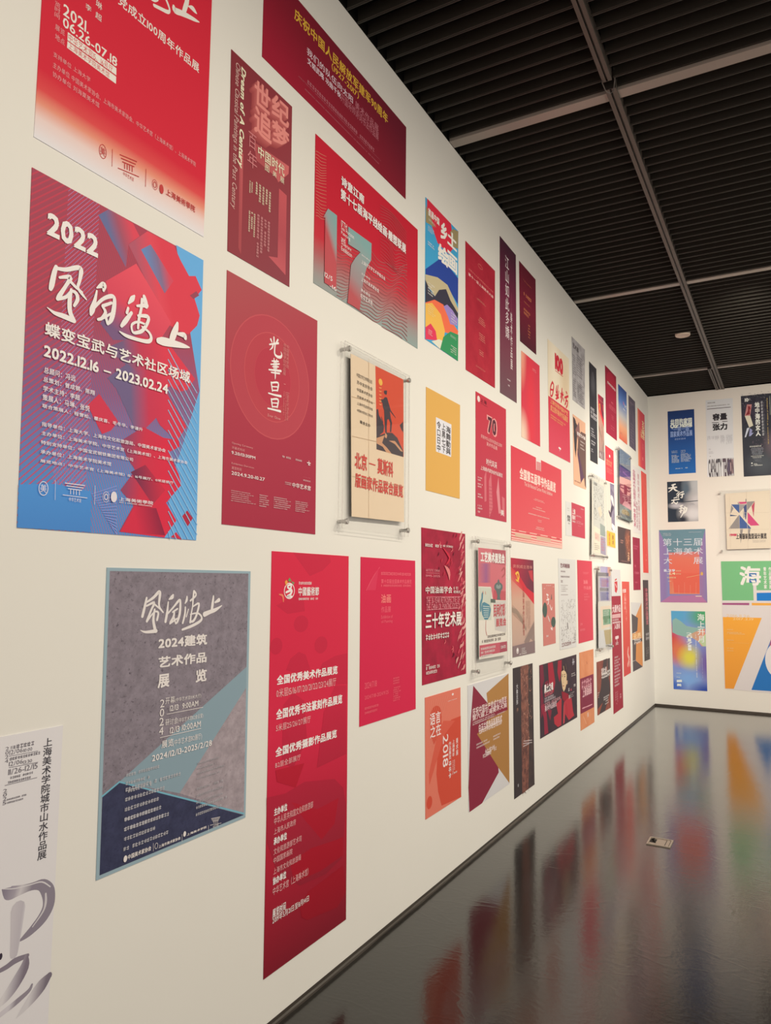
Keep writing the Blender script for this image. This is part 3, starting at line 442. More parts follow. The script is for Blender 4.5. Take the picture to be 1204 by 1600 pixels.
POSTERS.append(('exhibition_poster','long crimson poster with three white exhibition headings, hanging lowest to the floor','poster','posters on the long left wall','L',[2.2134,0.1859],[(0,15300),(5450,15308),(5666,0),(127,20)],[0.5666,1.5308],('lg',.5,0,.5,1,(0,(216,48,80)),(.45,(214,46,80)),(.75,(177,37,60)),(1,(128,32,48))),{
 'artwork_petals':[('p',[1328,15304,3909,15304,4026,15001,3404,14635,2503,14392,1712,14988],('lg',.5,0,.5,1,(0,(204,46,77)),(.4,(200,43,75)),(.75,(160,39,60)),(1,(124,32,48)))),('p',[340,13261,2038,13832,2211,13000,1054,12925],('lg',.5,0,.5,1,(0,(204,46,77)),(.4,(200,43,75)),(.75,(160,39,60)),(1,(124,32,48)))),('e',1972,12513,493,329,('lg',.5,0,.5,1,(0,(204,46,77)),(.4,(200,43,75)),(.75,(160,39,60)),(1,(124,32,48))),0),('e',400,11747,378,312,('lg',.5,0,.5,1,(0,(204,46,77)),(.4,(200,43,75)),(.75,(160,39,60)),(1,(124,32,48))),0),('e',3400,11598,472,341,('lg',.5,0,.5,1,(0,(204,46,77)),(.4,(200,43,75)),(.75,(160,39,60)),(1,(124,32,48))),0),('p',[1046,10806,1299,11207,1842,11432,2320,11286,2682,10649,2450,10343,1873,10565],('lg',.5,0,.5,1,(0,(204,46,77)),(.4,(200,43,75)),(.75,(160,39,60)),(1,(124,32,48)))),('p',[2851,10024,3527,10851,4472,11060,5418,11104,5456,9787],('lg',.5,0,.5,1,(0,(204,46,77)),(.4,(200,43,75)),(.75,(160,39,60)),(1,(124,32,48)))),('p',[914,7402,920,9515,1529,9908,2288,9491,2534,7938,1636,7048],('lg',.5,0,.5,1,(0,(204,46,77)),(.4,(200,43,75)),(.75,(160,39,60)),(1,(124,32,48)))),('p',[3260,6712,3695,8855,4509,9835,5400,9734,5483,6835],('lg',.5,0,.5,1,(0,(204,46,77)),(.4,(200,43,75)),(.75,(160,39,60)),(1,(124,32,48)))),('p',[50,6326,1185,6211,2396,6363,4581,5994,5269,5486,5521,4713,5342,2993,5240,2615,4049,2362,2246,2521,759,3531,132,4737],('lg',.5,0,.5,1,(0,(204,46,77)),(.4,(200,43,75)),(.75,(160,39,60)),(1,(124,32,48)))),('p',[1565,5802,3337,5088,4940,5151,4836,4884,4636,4180,3688,3818,2447,4933],('lg',.5,0,.5,1,(0,(219,46,77)),(.8,(168,28,48)),(1,(143,28,44)))),('p',[1557,3589,2981,3692,4878,3477,5328,3465,5351,2698,3624,2611,1863,2756],('lg',.5,0,.5,1,(0,(219,46,77)),(.8,(168,28,48)),(1,(143,28,44)))),('p',[2275,1716,2839,2106,5363,2285,5624,1149,4961,748,2778,1053,2385,1306],('lg',.5,0,.5,1,(0,(219,46,77)),(.8,(168,28,48)),(1,(143,28,44)))),('p',[527,7194,2370,7082,1826,6275,632,6756],('lg',.5,0,.5,1,(0,(219,46,77)),(.8,(168,28,48)),(1,(143,28,44))))],
 'emblem':[('e',1138,13808,344,312,(243,238,243),.12),('s',[1013,13996,72,1237,14051,87,1198,13889,87,1015,13943,72],(243,238,243)),('s',[933,13755,86,1291,13834,102,1206,13673,101,984,13594,86,1300,13591,73],(243,238,243)),('s',[496,13679,42,717,13624,99,769,13411,57],(237,134,111)),('p',[829,14156,933,14237,1026,14131,906,13996],(237,167,87)),('p',[1023,14222,1136,14320,1241,14202,1116,14147],(116,156,99)),('p',[1223,14186,1464,14133,1393,14051],(126,156,111)),('g',1742,14173,2692,14055,1,(243,238,243),.7,'l',0),('t','中國藝術節',1731,13954,3160,13611,(243,238,243),.015),('g',1746,13537,3115,13441,1,(243,238,243),.9,'l',0)],
 'title_lettering':[('t','全国优秀美术作品展览',486,10643,4658,10308,(243,238,243),.03),('t','全国优秀书法篆刻作品展览',493,9398,5060,9033,(243,238,243),.03),('t','全国优秀摄影作品展览',506,8002,4673,7676,(243,238,243),.03)],
 'small_print':[('t','0米层15/16/17/20/21/22/23/24展厅',463,10156,4564,9829,(237,187,195),0),('t','5米层25/26/27展厅',489,8858,2734,8589,(237,187,195),0),('t','B2层全部展厅',501,7485,2095,7266,(237,187,195),0),('t','主办单位',495,5828,1291,5569,(243,238,243),.03),('t','中华人民共和国文化和旅游部',509,5497,3018,5235,(237,187,195),0),('t','上海市人民政府',507,5112,1868,4889,(237,187,195),0),('t','承办单位',512,4777,1304,4520,(243,238,243),.03),('t','文化和旅游部艺术司',518,4398,2263,4165,(237,187,195),0),('t','中国国家画院',522,4080,1684,3858,(237,187,195),0),('t','上海市文化和旅游局',529,3698,2250,3473,(237,187,195),0),('t','协办单位',516,3375,1313,3117,(243,238,243),.03),('t','中华艺术宫（上海美术馆）',522,3027,2777,2748,(237,187,195),0),('t','展览时间',536,2264,1331,1953,(243,238,243),.015),('t','2019年5月21日至8月14日',539,1978,2841,1747,(243,238,243),.005)],
},0,None))
POSTERS.append(('exhibition_poster','plain raspberry red poster with faint pink lettering beside the long crimson one','poster','posters on the long left wall','L',[2.8623,0.9653],[(0,7521),(5458,7516),(5619,4),(73,0)],[0.5619,0.7521],(213,44,84),{
 'artwork_line':[('s',[536,6022,47,1098,6601,39,1746,7102,30],(227,94,121)),('p',[536,6022,1640,7067,1372,6019],(217,59,96))],
 'title_lettering':[('g',1886,6887,5021,6731,1,(237,113,133),.8,'l',0),('t','第十四届全国美术作品展览',1893,6544,5043,6334,(237,113,133),.005),('g',1899,6294,5030,6177,1,(237,113,133),.55,'l',0),('t','油画',1909,5820,2856,5409,(243,143,140),.01),('t','作品展',1921,5249,2864,4960,(237,113,133),0),('t','Exhibition of',1930,4837,3068,4679,(237,113,133),0),('t','oil Painting',1935,4608,3044,4438,(237,113,133),0)],
 'small_print':[('t','2024/7/18',478,1874,1578,1599,(237,113,133),0),('t','2024/7/18-2024/9/25',492,1294,2703,1128,(237,113,133),0),('g',3179,1840,4143,1482,3,(237,113,133),.7,'l',0),('g',3188,1375,4068,680,7,(237,113,133),.7,'l',0),('g',504,833,2026,432,2,(237,113,133),.55,'l',0)],
},0,None))
POSTERS.append(('exhibition_poster','narrow dusty red poster with block letters raised over a doorway and slanted English text','poster','posters on the long left wall','L',[1.9038,2.7655],[(0,7539),(3692,7549),(3790,18),(137,0)],[0.3790,0.7549],('lg',.2,0,.8,1,(0,(134,54,64)),(.5,(148,63,74)),(1,(142,69,82))),{
 'artwork_doorway':[('p',[599,4028,814,3968,855,151,704,346],('lg',.168,.703,.233,.687,(0,(170,80,89)),(1,(191,93,101)))),('p',[1391,4760,3576,4942,3558,4612,2917,3938,2765,4081,1552,4125],('lg',.523,.375,.883,.429,(0,(178,87,94)),(1,(208,109,113)))),('p',[2974,3716,3472,3664,3517,396,2425,732,2988,899],('lg',.838,.524,.795,.961,(0,(197,91,101)),(.5,(180,82,94)),(1,(199,98,109))))],
 'title_lettering':[('t','世',1059,6928,1952,5924,(162,74,79),.025),('t','追',1103,5914,2088,4869,(162,74,79),.025),('t','纪',2094,7022,3138,6102,(162,74,79),.025),('t','梦',2136,5988,3176,5117,(162,74,79),.025),('t','世',1107,6985,2002,5979,(168,79,84),.025),('t','追',1150,5970,2139,4922,(168,79,84),.025),('t','纪',2145,7081,3192,6160,(168,79,84),.025),('t','梦',2187,6045,3230,5173,(168,79,84),.025),('t','世',1155,7043,2053,6035,(174,84,89),.025),('t','追',1198,6025,2190,4976,(174,84,89),.025),('t','纪',2196,7141,3247,6218,(174,84,89),.025),('t','梦',2238,6103,3285,5229,(174,84,89),.025),('t','世',1203,7100,2104,6091,(180,91,95),.025),('t','追',1246,6081,2241,5030,(180,91,95),.025),('t','纪',2247,7200,3302,6276,(180,91,95),.025),('t','梦',2289,6161,3340,5285,(180,91,95),.025),('t','世',1251,7158,2155,6147,(187,97,100),.025),('t','追',1294,6137,2292,5085,(187,97,100),.025),('t','纪',2299,7260,3357,6335,(187,97,100),.025),('t','梦',2341,6218,3395,5342,(187,97,100),.025),('t','世',1299,7216,2206,6203,(193,102,105),.025),('t','追',1342,6193,2343,5139,(193,102,105),.025),('t','纪',2350,7320,3412,6393,(193,102,105),.025),('t','梦',2392,6277,3450,5398,(193,102,105),.025),('t','世',1347,7274,2257,6260,(229,146,143),.025),('t','追',1391,6249,2395,5194,(229,146,143),.025),('t','纪',2402,7381,3467,6452,(229,146,143),.025),('t','梦',2444,6335,3505,5455,(229,146,143),.025),('r','Dream of A Century',483,7220,797,3401,(239,233,209),.03,.2),('r','Chinese Classical Paintings in the Past Century',171,7239,495,1680,(227,187,185),0,.2),('t','百',1053,5041,1504,4421,(209,130,138),0),('t','年',1033,4298,1589,3688,(209,130,138),0),('t','中国时代',1633,4776,3266,4326,(239,233,209),.01),('t','图',2056,4286,2311,4005,(239,233,209),0),('t','美',2528,4247,2777,4022,(239,233,209),0),('t','展',3001,4268,3268,4016,(239,233,209),0)],
 'small_print':[('g',1152,3141,1394,2609,2,(239,233,209),.6,'l',1),('g',1499,3286,2496,2466,5,(239,233,209),.55,'l',1),('g',1159,1996,1596,984,3,(239,233,209),.6,'l',1),('g',1639,2071,2485,394,4,(217,155,162),.6,'l',1)],
},0,None))
POSTERS.append(('exhibition_poster','wide dark maroon poster with a gold headline, highest on the wall against the ceiling','poster','posters on the long left wall','L',[2.0770,3.6070],[(0,3990),(11940,3990),(11940,0),(0,0)],[1.1940,0.3990],('lg',.1,.9,.95,.2,(0,(160,34,58)),(.4,(139,34,53)),(1,(113,34,53))),{
 'title_lettering':[('t','庆祝中国人民解放军建军90周年',1979,3493,9916,2974,(231,190,71),.015),('t','（1927-2017）',4781,2936,7101,2571,(231,190,71),.01),('t','我们的队伍向太阳',2891,2384,6580,2048,(231,215,231),.005),('t','美术作品展',6783,2383,8998,1981,(190,121,138),0),('t','文韬武略 功勋千秋',2943,1951,5549,1670,(231,215,231),.015),('t','开国将帅诗词书法作品展',5567,2003,9007,1575,(190,121,138),0)],
 'small_print':[('g',2978,964,8739,778,1,(190,121,138),.6,'l',0),('g',2318,736,9594,676,2,(190,121,138),.6,'l',0),('g',2811,463,9084,408,1,(190,121,138),.6,'l',0)],
},0,None))
POSTERS.append(('exhibition_poster','wide red and grey-green poster with wavy contour lines and a large number seventeen','poster','posters on the long left wall','L',[2.4421,2.8444],[(0,6565),(9721,6573),(9792,0),(66,16)],[0.9792,0.6573],('lg',.487,.45,.52,1.009,(0,(199,38,60)),(.35,(199,53,70)),(.55,(180,100,106)),(.8,(160,152,154)),(1,(148,167,169))),{
 'artwork_waves':[('s',[27,5801,25,215,5852,25,427,5878,25,836,5983,17],(203,130,113)),('s',[31,5665,25,220,5704,25,433,5714,25,841,5833,17],(203,130,113)),('s',[36,5530,25,225,5559,25,438,5556,25,845,5695,17],(203,130,113)),('s',[41,5394,25,229,5419,25,443,5407,25,849,5569,17],(203,130,113)),('s',[45,5259,25,234,5285,25,447,5270,25,853,5453,17],(203,130,113)),('s',[50,5124,25,238,5157,25,451,5145,25,857,5343,17],(203,130,113)),('s',[54,4989,25,242,5032,25,455,5031,25,860,5234,17],(203,130,113)),('s',[59,4854,25,246,4909,25,459,4921,25,864,5123,17],(203,130,113)),('s',[63,4719,25,251,4783,25,462,4811,25,867,5004,17],(203,130,113)),('s',[68,4584,25,255,4653,25,466,4696,25,872,4875,17],(203,130,113)),('s',[72,4449,25,259,4517,25,470,4572,25,876,4735,17],(203,130,113)),('s',[77,4314,25,264,4375,25,475,4435,25,881,4583,17],(203,130,113)),('s',[82,4179,25,269,4229,25,480,4286,25,886,4422,17],(203,130,113)),('s',[86,4045,25,274,4082,25,485,4128,25,891,4255,17],(203,130,113)),('s',[91,3910,25,279,3935,25,490,3965,25,897,4088,17],(203,130,113)),('s',[95,3776,25,284,3793,25,496,3803,25,902,3925,17],(203,130,113)),('s',[100,3641,25,288,3657,25,501,3646,25,907,3769,17],(203,130,113)),('s',[104,3507,25,293,3527,25,506,3498,25,912,3624,17],(203,130,113)),('s',[109,3373,25,297,3401,25,510,3363,25,916,3491,17],(203,130,113)),('s',[113,3239,25,301,3278,25,514,3240,25,920,3369,17],(203,130,113)),('s',[118,3105,25,305,3155,25,518,3126,25,923,3256,17],(203,130,113)),('s',[122,2971,25,309,3029,25,521,3018,25,927,3148,17],(203,130,113)),('s',[1750,2471,26,2167,2354,27,2586,2499,27,3014,2685,28,3455,2754,28,3904,2943,29,4360,3254,30,4834,3326,30,5324,3179,31,5823,3193,31,6330,3343,32,6854,3370,33,7389,3459,34,7934,3827,34,8495,4146,35],(178,104,109)),('s',[1756,2258,26,2172,2193,27,2590,2376,27,3018,2526,28,3459,2594,28,3907,2831,29,4364,3115,30,4839,3109,30,5329,2970,31,5826,3037,31,6334,3166,32,6858,3170,33,7392,3318,34,7936,3716,34,8498,3960,35],(166,91,99)),('s',[1763,2051,26,2176,2049,27,2594,2248,27,3023,2360,28,3463,2446,28,3909,2723,29,4367,2958,30,4844,2885,30,5333,2777,31,5829,2884,31,6338,2978,32,6861,2978,33,7394,3195,34,7938,3595,34,8501,3756,35],(178,104,109)),('s',[1769,1856,26,2180,1916,27,2597,2112,27,3028,2191,28,3467,2312,28,3912,2614,29,4372,2782,30,4850,2661,30,5337,2598,31,5833,2728,31,6342,2782,32,6865,2799,33,7396,3083,33,7940,3458,34,8504,3538,35],(166,91,99)),('s',[1774,1676,26,2184,1791,27,2602,1966,27,3032,2024,28,3470,2190,28,3915,2497,29,4377,2588,30,4855,2442,30,5341,2432,31,5836,2565,31,6346,2581,32,6868,2638,33,7398,2977,33,7943,3302,34,8508,3313,35],(178,104,109)),('s',[1779,1512,26,2188,1668,27,2606,1810,27,3037,1863,28,3473,2079,28,3918,2367,29,4382,2379,30,4860,2234,30,5345,2276,31,5840,2392,31,6350,2381,32,6871,2494,33,7400,2871,33,7946,3126,34,8511,3089,35],(166,91,99)),('s',[1784,1364,26,2191,1542,27,2611,1646,27,3041,1714,28,3476,1974,28,3922,2219,29,4387,2161,30,4864,2039,30,5348,2124,31,5844,2208,31,6354,2188,32,6873,2368,33,7402,2756,33,7949,2931,34,8515,2869,35],(178,104,109)),('s',[1788,1230,26,2195,1409,27,2615,1479,27,3045,1579,28,3479,1869,28,3927,2052,29,4393,1941,30,4869,1860,30,5352,1970,31,5848,2015,31,6358,2007,32,6875,2256,33,7404,2626,33,7953,2722,34,8518,2660,35],(166,91,99)),('s',[1791,1103,26,2199,1266,27,2620,1312,27,3048,1457,28,3482,1758,28,3931,1866,29,4398,1724,30,4873,1693,30,5355,1810,31,5852,1816,31,6361,1842,32,6877,2151,33,7407,2479,33,7956,2504,34,8521,2464,35],(178,104,109)),('s',[1795,980,26,2204,1113,27,2625,1152,27,3051,1346,28,3485,1635,28,3936,1666,29,4403,1517,29,4876,1537,30,5359,1641,31,5857,1616,31,6364,1695,32,6879,2048,33,7410,2312,33,7960,2284,34,8524,2280,35],(166,91,99)),('s',[1799,855,26,2209,952,27,2629,1002,27,3054,1242,28,3489,1495,28,3942,1454,29,4408,1322,29,4880,1386,30,5363,1460,31,5861,1422,31,6367,1567,32,6881,1938,33,7414,2127,33,7964,2069,34,8527,2107,35],(178,104,109)),('s',[1803,724,26,2214,786,27,2633,865,27,3057,1141,28,3493,1338,28,3947,1239,29,4412,1142,29,4883,1234,30,5367,1270,31,5865,1238,31,6369,1453,32,6884,1816,33,7417,1926,33,7967,1863,34,8530,1938,35],(166,91,99)),('s',[1807,584,26,2218,620,27,2637,742,27,3060,1035,28,3498,1161,28,3953,1025,29,4416,975,29,4887,1077,30,5372,1073,31,5868,1070,31,6371,1348,32,6887,1677,33,7421,1716,33,7971,1668,34,8532,1770,35],(178,104,109)),('s',[1812,434,26,2223,459,27,2640,631,27,3063,919,28,3503,968,28,3958,819,29,4420,818,29,4891,911,30,5376,874,31,5872,920,31,6373,1247,32,6890,1519,33,7425,1502,33,7974,1486,34,8535,1595,35],(166,91,99)),('s',[1817,275,26,2228,308,27,2643,529,27,3066,788,28,3508,764,28,3963,625,29,4424,668,29,4895,734,30,5381,679,31,5874,788,31,6376,1141,32,6893,1343,33,7429,1290,33,7977,1314,34,8538,1410,35],(178,104,109)),('s',[1822,111,26,2232,170,27,2645,430,27,3071,639,28,3514,554,28,3968,444,29,4428,518,29,4900,547,30,5385,493,31,5877,672,31,6378,1026,32,6897,1150,33,7432,1086,33,7980,1149,34,8541,1211,35],(166,91,99)),('s',[2235,45,27,2648,329,27,3075,471,28,3520,343,28,3972,276,29,4432,363,29,4904,352,30,5389,322,31,5879,567,31,6381,895,32,6901,947,33,7436,894,33,7982,984,34,8544,997,35],(178,104,109)),('s',[2651,219,27,3080,287,28,3525,139,28,3976,119,29,4436,201,29,4909,154,30,5392,169,31,5881,467,31,6384,745,32,6905,739,33,7439,713,33,7985,815,34,8548,771,35],(166,91,99)),('s',[2655,95,27,3086,89,28,4440,27,29,5395,33,31,5884,366,31,6387,578,32,6909,532,33,7442,543,33,7988,635,34,8552,535,35],(178,104,109)),('s',[5886,256,31,6391,394,32,6913,331,33,7445,381,33,7992,443,34,8555,297,35],(166,91,99)),('s',[5889,132,31,6395,198,32,6916,141,33,7448,220,33,7995,235,34,8559,63,35],(178,104,109)),('s',[5892,-10,31,6399,-4,32,7451,55,33,7999,14,34],(166,91,99)),('s',[5565,6019,21,6418,6129,33,7009,6125,33,7618,6008,34,8404,5825,23],(189,87,97)),('s',[5568,5863,21,6421,6012,33,7011,6036,33,7621,5844,34,8406,5688,23],(189,87,97)),('s',[5572,5706,21,6423,5891,33,7013,5919,33,7624,5680,34,8409,5551,23],(189,87,97)),('s',[5575,5550,21,6426,5763,33,7016,5766,33,7627,5516,34,8411,5415,23],(189,87,97)),('s',[5579,5394,21,6429,5625,33,7019,5579,33,7630,5352,34,8413,5278,23],(189,87,97)),('s',[5582,5237,21,6432,5475,32,7023,5359,33,7632,5188,34,8415,5142,23],(189,87,97)),('s',[5586,5081,21,6435,5312,32,7028,5114,33,7635,5024,34,8417,5006,23],(189,87,97)),('s',[5589,4926,21,6438,5137,32,7033,4854,33,7638,4861,34,8419,4869,23],(189,87,97)),('s',[5592,4770,21,6442,4951,32,7038,4591,33,7641,4697,34,8422,4733,23],(189,87,97)),('s',[5596,4614,21,6446,4756,32,7043,4338,33,7644,4534,34,8424,4597,23],(189,87,97)),('s',[5599,4458,21,6450,4556,32,7047,4105,33,7647,4371,34,8426,4461,23],(189,87,97)),('s',[5603,4303,21,6454,4354,32,7051,3901,33,7650,4207,34,8428,4325,23],(189,87,97)),('s',[5606,4148,21,6458,4154,32,7054,3732,33,7653,4044,34,8430,4189,23],(189,87,97)),('s',[5610,3992,21,6462,3960,32,7057,3598,33,7656,3882,34,8432,4054,23],(189,87,97)),('s',[5613,3837,21,6466,3775,32,7059,3496,33,7658,3719,34,8435,3918,23],(189,87,97)),('s',[5616,3682,21,6469,3602,32,7060,3419,33,7661,3556,34,8437,3782,23],(189,87,97)),('s',[5620,3527,21,6473,3441,32,7061,3357,33,7664,3394,34,8439,3647,23],(189,87,97)),('s',[5623,3372,21,6476,3293,32,7062,3298,33,7667,3231,34,8441,3511,23],(189,87,97))],
 'artwork_numerals':[('p',[997,3689,1713,3700,1759,302,824,304,785,3180,625,3107],('lg',.081,.571,.177,.527,(0,(193,87,97)),(.4,(152,162,169)),(1,(134,173,178)))),('p',[2650,3612,4758,3704,4738,2868,4331,2328,4064,1680,3750,88,2692,55,2938,1915,3292,2388,3754,2859,2673,2796],('lg',.279,.89,.451,.515,(0,(187,91,99)),(.3,(162,145,152)),(.7,(152,164,169)),(1,(134,173,178))))],
 'title_lettering':[('t','诗意江南',2033,5724,3997,5300,(239,233,238),.035),('t','第十七届海平线绘画·雕塑联展',1993,5120,8281,4635,(239,233,238),.03)],
 'small_print':[('t','17TH',2059,3648,2549,3401,(239,233,238),0),('t','Sea Horizon',2066,3409,3158,3228,(239,233,238),0),('t','Painting',2073,3176,2825,2964,(239,233,238),0),('t','and',2080,2949,2415,2692,(239,233,238),0),('t','Sculpture',2087,2712,2922,2500,(239,233,238),0),('t','Exhibition',2094,2480,2989,2270,(239,233,238),0),('t','指导单位',3843,2814,4635,2744,(239,233,238),.006),('t','上海市文学艺术界联合会',3850,2544,6108,2359,(239,233,238),.006),('t','主办单位',3841,1932,4657,1829,(239,233,238),.006),('t','上海市美术家协会',3847,1710,5512,1518,(239,233,238),.006),('t','承办单位',3823,1163,4677,1012,(239,233,238),.006),('t','中华艺术宫',3804,914,4884,659,(239,233,238),.006),('t','12/5',809,772,1427,569,(239,233,238),.006),('t','-16',1211,412,1750,240,(239,233,238),.006)],
},0,None))
POSTERS.append(('exhibition_poster','deep rose poster of glowing rings around four brushed white characters','poster','posters on the long left wall','L',[1.9183,1.7961],[(0,8993),(5639,8974),(5787,2),(140,0)],[0.5787,0.8993],('lg',.2,0,.5,1,(0,(177,85,94)),(.35,(177,66,85)),(1,(169,53,78))),{
 'artwork_rings':[('e',2720,5794,2428,2364,(185,74,90),0),('e',2720,5794,2428,2364,(197,87,99),.02),('e',2763,5804,1702,1714,(187,72,87),0),('e',2763,5804,1702,1714,(201,89,99),.02),('e',2763,5804,1121,1156,(185,63,83),0),('e',2763,5804,1121,1156,(195,74,92),.02)],
 'title_lettering':[('s',[2740,7381,72,2759,7137,72],(241,238,241)),('s',[2550,7239,93,2624,7159,57],(241,238,241)),('s',[2985,7352,88,2864,7197,44],(241,238,241)),('s',[2480,7021,57,3017,7230,88],(241,238,241)),('s',[2698,7091,79,2642,6939,65,2497,6812,21],(241,238,241)),('s',[2821,7144,73,2800,6781,80,2948,6686,102,3174,6721,118,3252,6837,67,3184,6941,22],(241,238,241)),('s',[2654,6424,50,3045,6514,66],(241,238,241)),('s',[2773,6552,51,2788,6410,51],(241,238,241)),('s',[2935,6557,51,2922,6432,44],(241,238,241)),('s',[2589,6277,50,3103,6427,66],(241,238,241)),('s',[2763,6360,50,2780,6148,50],(241,238,241)),('s',[2950,6411,51,2949,6193,51],(241,238,241)),('s',[2663,6207,36,3063,6302,51],(241,238,241)),('s',[2476,6040,57,3218,6178,88],(241,238,241)),('s',[2619,5971,50,3131,6058,73],(241,238,241)),('s',[2850,6432,65,2871,5895,65,2859,5757,14],(241,238,241)),('s',[2635,5583,78,2718,5273,64],(241,238,241)),('s',[2644,5571,64,3060,5666,80,3027,5355,73],(241,238,241)),('s',[2685,5433,43,3004,5499,51],(241,238,241)),('s',[2717,5295,50,3023,5362,58],(241,238,241)),('s',[2486,5135,57,2829,5148,72,3243,5187,95],(241,238,241)),('s',[2660,4947,78,2734,4657,64],(241,238,241)),('s',[2670,4936,64,3077,5019,80,3035,4709,73],(241,238,241)),('s',[2710,4808,43,3029,4868,51],(241,238,241)),('s',[2733,4668,50,3034,4722,58],(241,238,241)),('s',[2467,4544,63,2852,4571,72,3239,4591,95],(241,238,241)),('t','Ever Glow',2475,4348,3252,4243,(229,162,165),0)],
 'small_print':[('v','中国画学院作品展',3325,7339,3523,6056,(221,139,144),0),('v','中国美术学院',3531,7330,3699,6379,(221,139,144),0),('s',[3397,5714,22,3527,5723,30],(221,139,144)),('r','China Academy of Art',3385,5437,3482,4483,(221,139,144),0),('r','School of Chinese Painting',3515,5433,3614,4299,(221,139,144),0),('r','Exhibition for Works from',3631,5438,3767,4324,(221,139,144),0),('t','Opening Ceremony',505,2933,1655,2843,(229,162,170),0),('t','开幕式时间',512,2775,1189,2679,(229,162,170),0),('t','9.20/13:30PM',501,2605,1800,2497,(233,212,219),.02),('t','Exhibition Duration',519,2208,1735,2143,(229,162,170),0),('t','展览时间',526,2065,1048,1957,(229,162,170),0),('t','2024.9.20-10.27',533,1892,2373,1770,(233,212,219),.02),('g',3418,2909,4036,2824,1,(233,212,219),.8,'l',0),('g',4290,2912,4770,2836,1,(233,212,219),.5,'l',0),('s',[5087,2869,49,5298,2871,49],(233,212,219)),('s',[5139,2790,39,5288,2797,39],(233,212,219)),('s',[5196,2957,39,5201,2799,39],(233,212,219)),('t','中华艺术宫',4104,1940,5350,1749,(233,212,219),.02),('g',3422,1923,4028,1791,2,(233,212,219),.6,'r',0),('g',4815,2257,5320,2251,1,(229,162,170),.6,'l',0),('t','展览地点',4819,2157,5325,2093,(233,212,219),0),('g',535,1246,1931,825,6,(233,212,219),.4,'l',0),('g',2095,1264,2761,786,6,(233,212,219),.5,'l',0),('g',2955,1273,4158,806,6,(233,212,219),.5,'l',0),('g',4327,1254,5370,801,6,(233,212,219),.5,'l',0)],
},0,None))
POSTERS.append(('framed_poster','clear acrylic frame holding a tan poster of a rifleman on a red ground','framed poster','posters on the long left wall','L',[2.7154,1.8899],[(0,7252),(5051,7340),(5240,132),(281,0)],[0.5240,0.7340],(231,212,189),{
 'artwork_panel':[('p',[2191,7281,5034,7332,5129,3389,2410,3327],(215,90,71)),('p',[2373,3939,3408,4314,3923,4394,4456,4236,4730,3979,5091,3684,5083,3384,2386,3334],(78,71,80)),('p',[2392,3867,3158,4144,2917,3730,3423,3568,3878,3360,3364,3340,2983,3556,2398,3609],(207,157,125)),('p',[3575,3953,4193,4046,5078,3649,4804,3637,4196,3887],(207,157,125)),('p',[3218,4279,3411,4190,3350,4023,3160,4051],(207,157,125)),('p',[2344,5216,2501,5280,2593,4992,2831,4825,3099,4567,3030,4275,2542,3970,2373,3933],(78,71,80)),('s',[2828,4948,65,2970,4728,74],(78,71,80)),('p',[4680,4921,5039,5177,5076,4623,4854,4728],(78,71,80)),('e',3190,6228,152,100,(78,71,80),0),('s',[3082,6250,94,3316,6317,85],(78,71,80)),('p',[2965,5847,3151,5999,3348,6022,3519,5783,3719,5510,3656,5395,3102,5297,2955,5455,2913,5649,2782,5666,2779,5805],(78,71,80)),('p',[3071,5309,3643,5430,3726,5147,3875,4876,3805,4404,3663,4393,3693,4840,3522,5001,3395,4944,3351,4616,3358,4289,3219,4263,3149,4577],(78,71,80)),('s',[3629,5475,106,4238,5204,34],(78,71,80)),('e',2699,6619,185,161,(237,188,94),0),('s',[2563,6331,23,2674,6333,42,2810,6360,19],(233,182,116)),('s',[2567,6162,23,2678,6164,42,2814,6189,19],(233,182,116)),('s',[2571,5993,23,2682,5994,42,2818,6019,19],(233,182,116)),('s',[2574,5824,23,2685,5824,42,2821,5849,19],(233,182,116)),('s',[2577,5685,23,2688,5685,42,2824,5710,19],(233,182,116)),('s',[2581,5532,23,2692,5531,42,2828,5555,19],(233,182,116))],
 'lettering':[('t','中国文学艺术界联合会',510,6512,1907,6325,(70,63,66),0),('t','苏中友好协会',542,6179,1940,6000,(70,63,66),0),('t','中国美术家协会',551,5840,1947,5683,(70,63,66),0),('t','苏联美术家协会',572,5507,1980,5381,(70,63,66),0),('t','上海中苏友好协会',580,5207,1987,5063,(70,63,66),0),('t','中国美术家协会上海分会',588,4880,1995,4747,(70,63,66),0),('t','联合主办',861,4409,1768,4259,(70,63,66),.012),('t','北京',466,2891,1497,2177,(207,78,73),.03),('s',[1721,2568,56,2274,2561,57],(207,78,73)),('t','莫斯科',2509,2933,4009,2209,(207,78,73),.03),('t','版画家作品联合展览',515,1950,5046,1339,(207,78,73),.03),('g',822,492,4830,492,1,(70,63,66),.75,'l',0),('g',852,251,4833,304,1,(207,78,73),.8,'l',0)],
 'fold_creases':[('s',[77,5325,18,2194,5473,19],(197,171,144)),('s',[172,3555,17,2363,3694,19],(197,171,144)),('s',[1553,7452,19,1734,0,18],(197,171,144)),('s',[244,1774,17,5139,1908,21],(197,171,144))],
},.022,[2.6480,3.2650,1.8320,2.6520]))
POSTERS.append(('exhibition_poster','plain ochre yellow poster with a small white card of black script at its centre','poster','posters on the long left wall','L',[3.5279,2.0979],[(0,5654),(4630,5657),(4587,22),(22,0)],[0.4630,0.5657],(223,176,97),{
 'title_card':[('p',[1255,4240,3366,4230,3331,2312,1271,2306],(227,229,243))],
 'lettering':[('v','令口日中',1383,4077,1886,2330,(58,52,58),.02),('v','上黑七下',2033,4089,2526,2369,(58,52,58),.02),('v','海舞動與',2619,4033,3247,2385,(58,52,58),.02)],
},0,None))
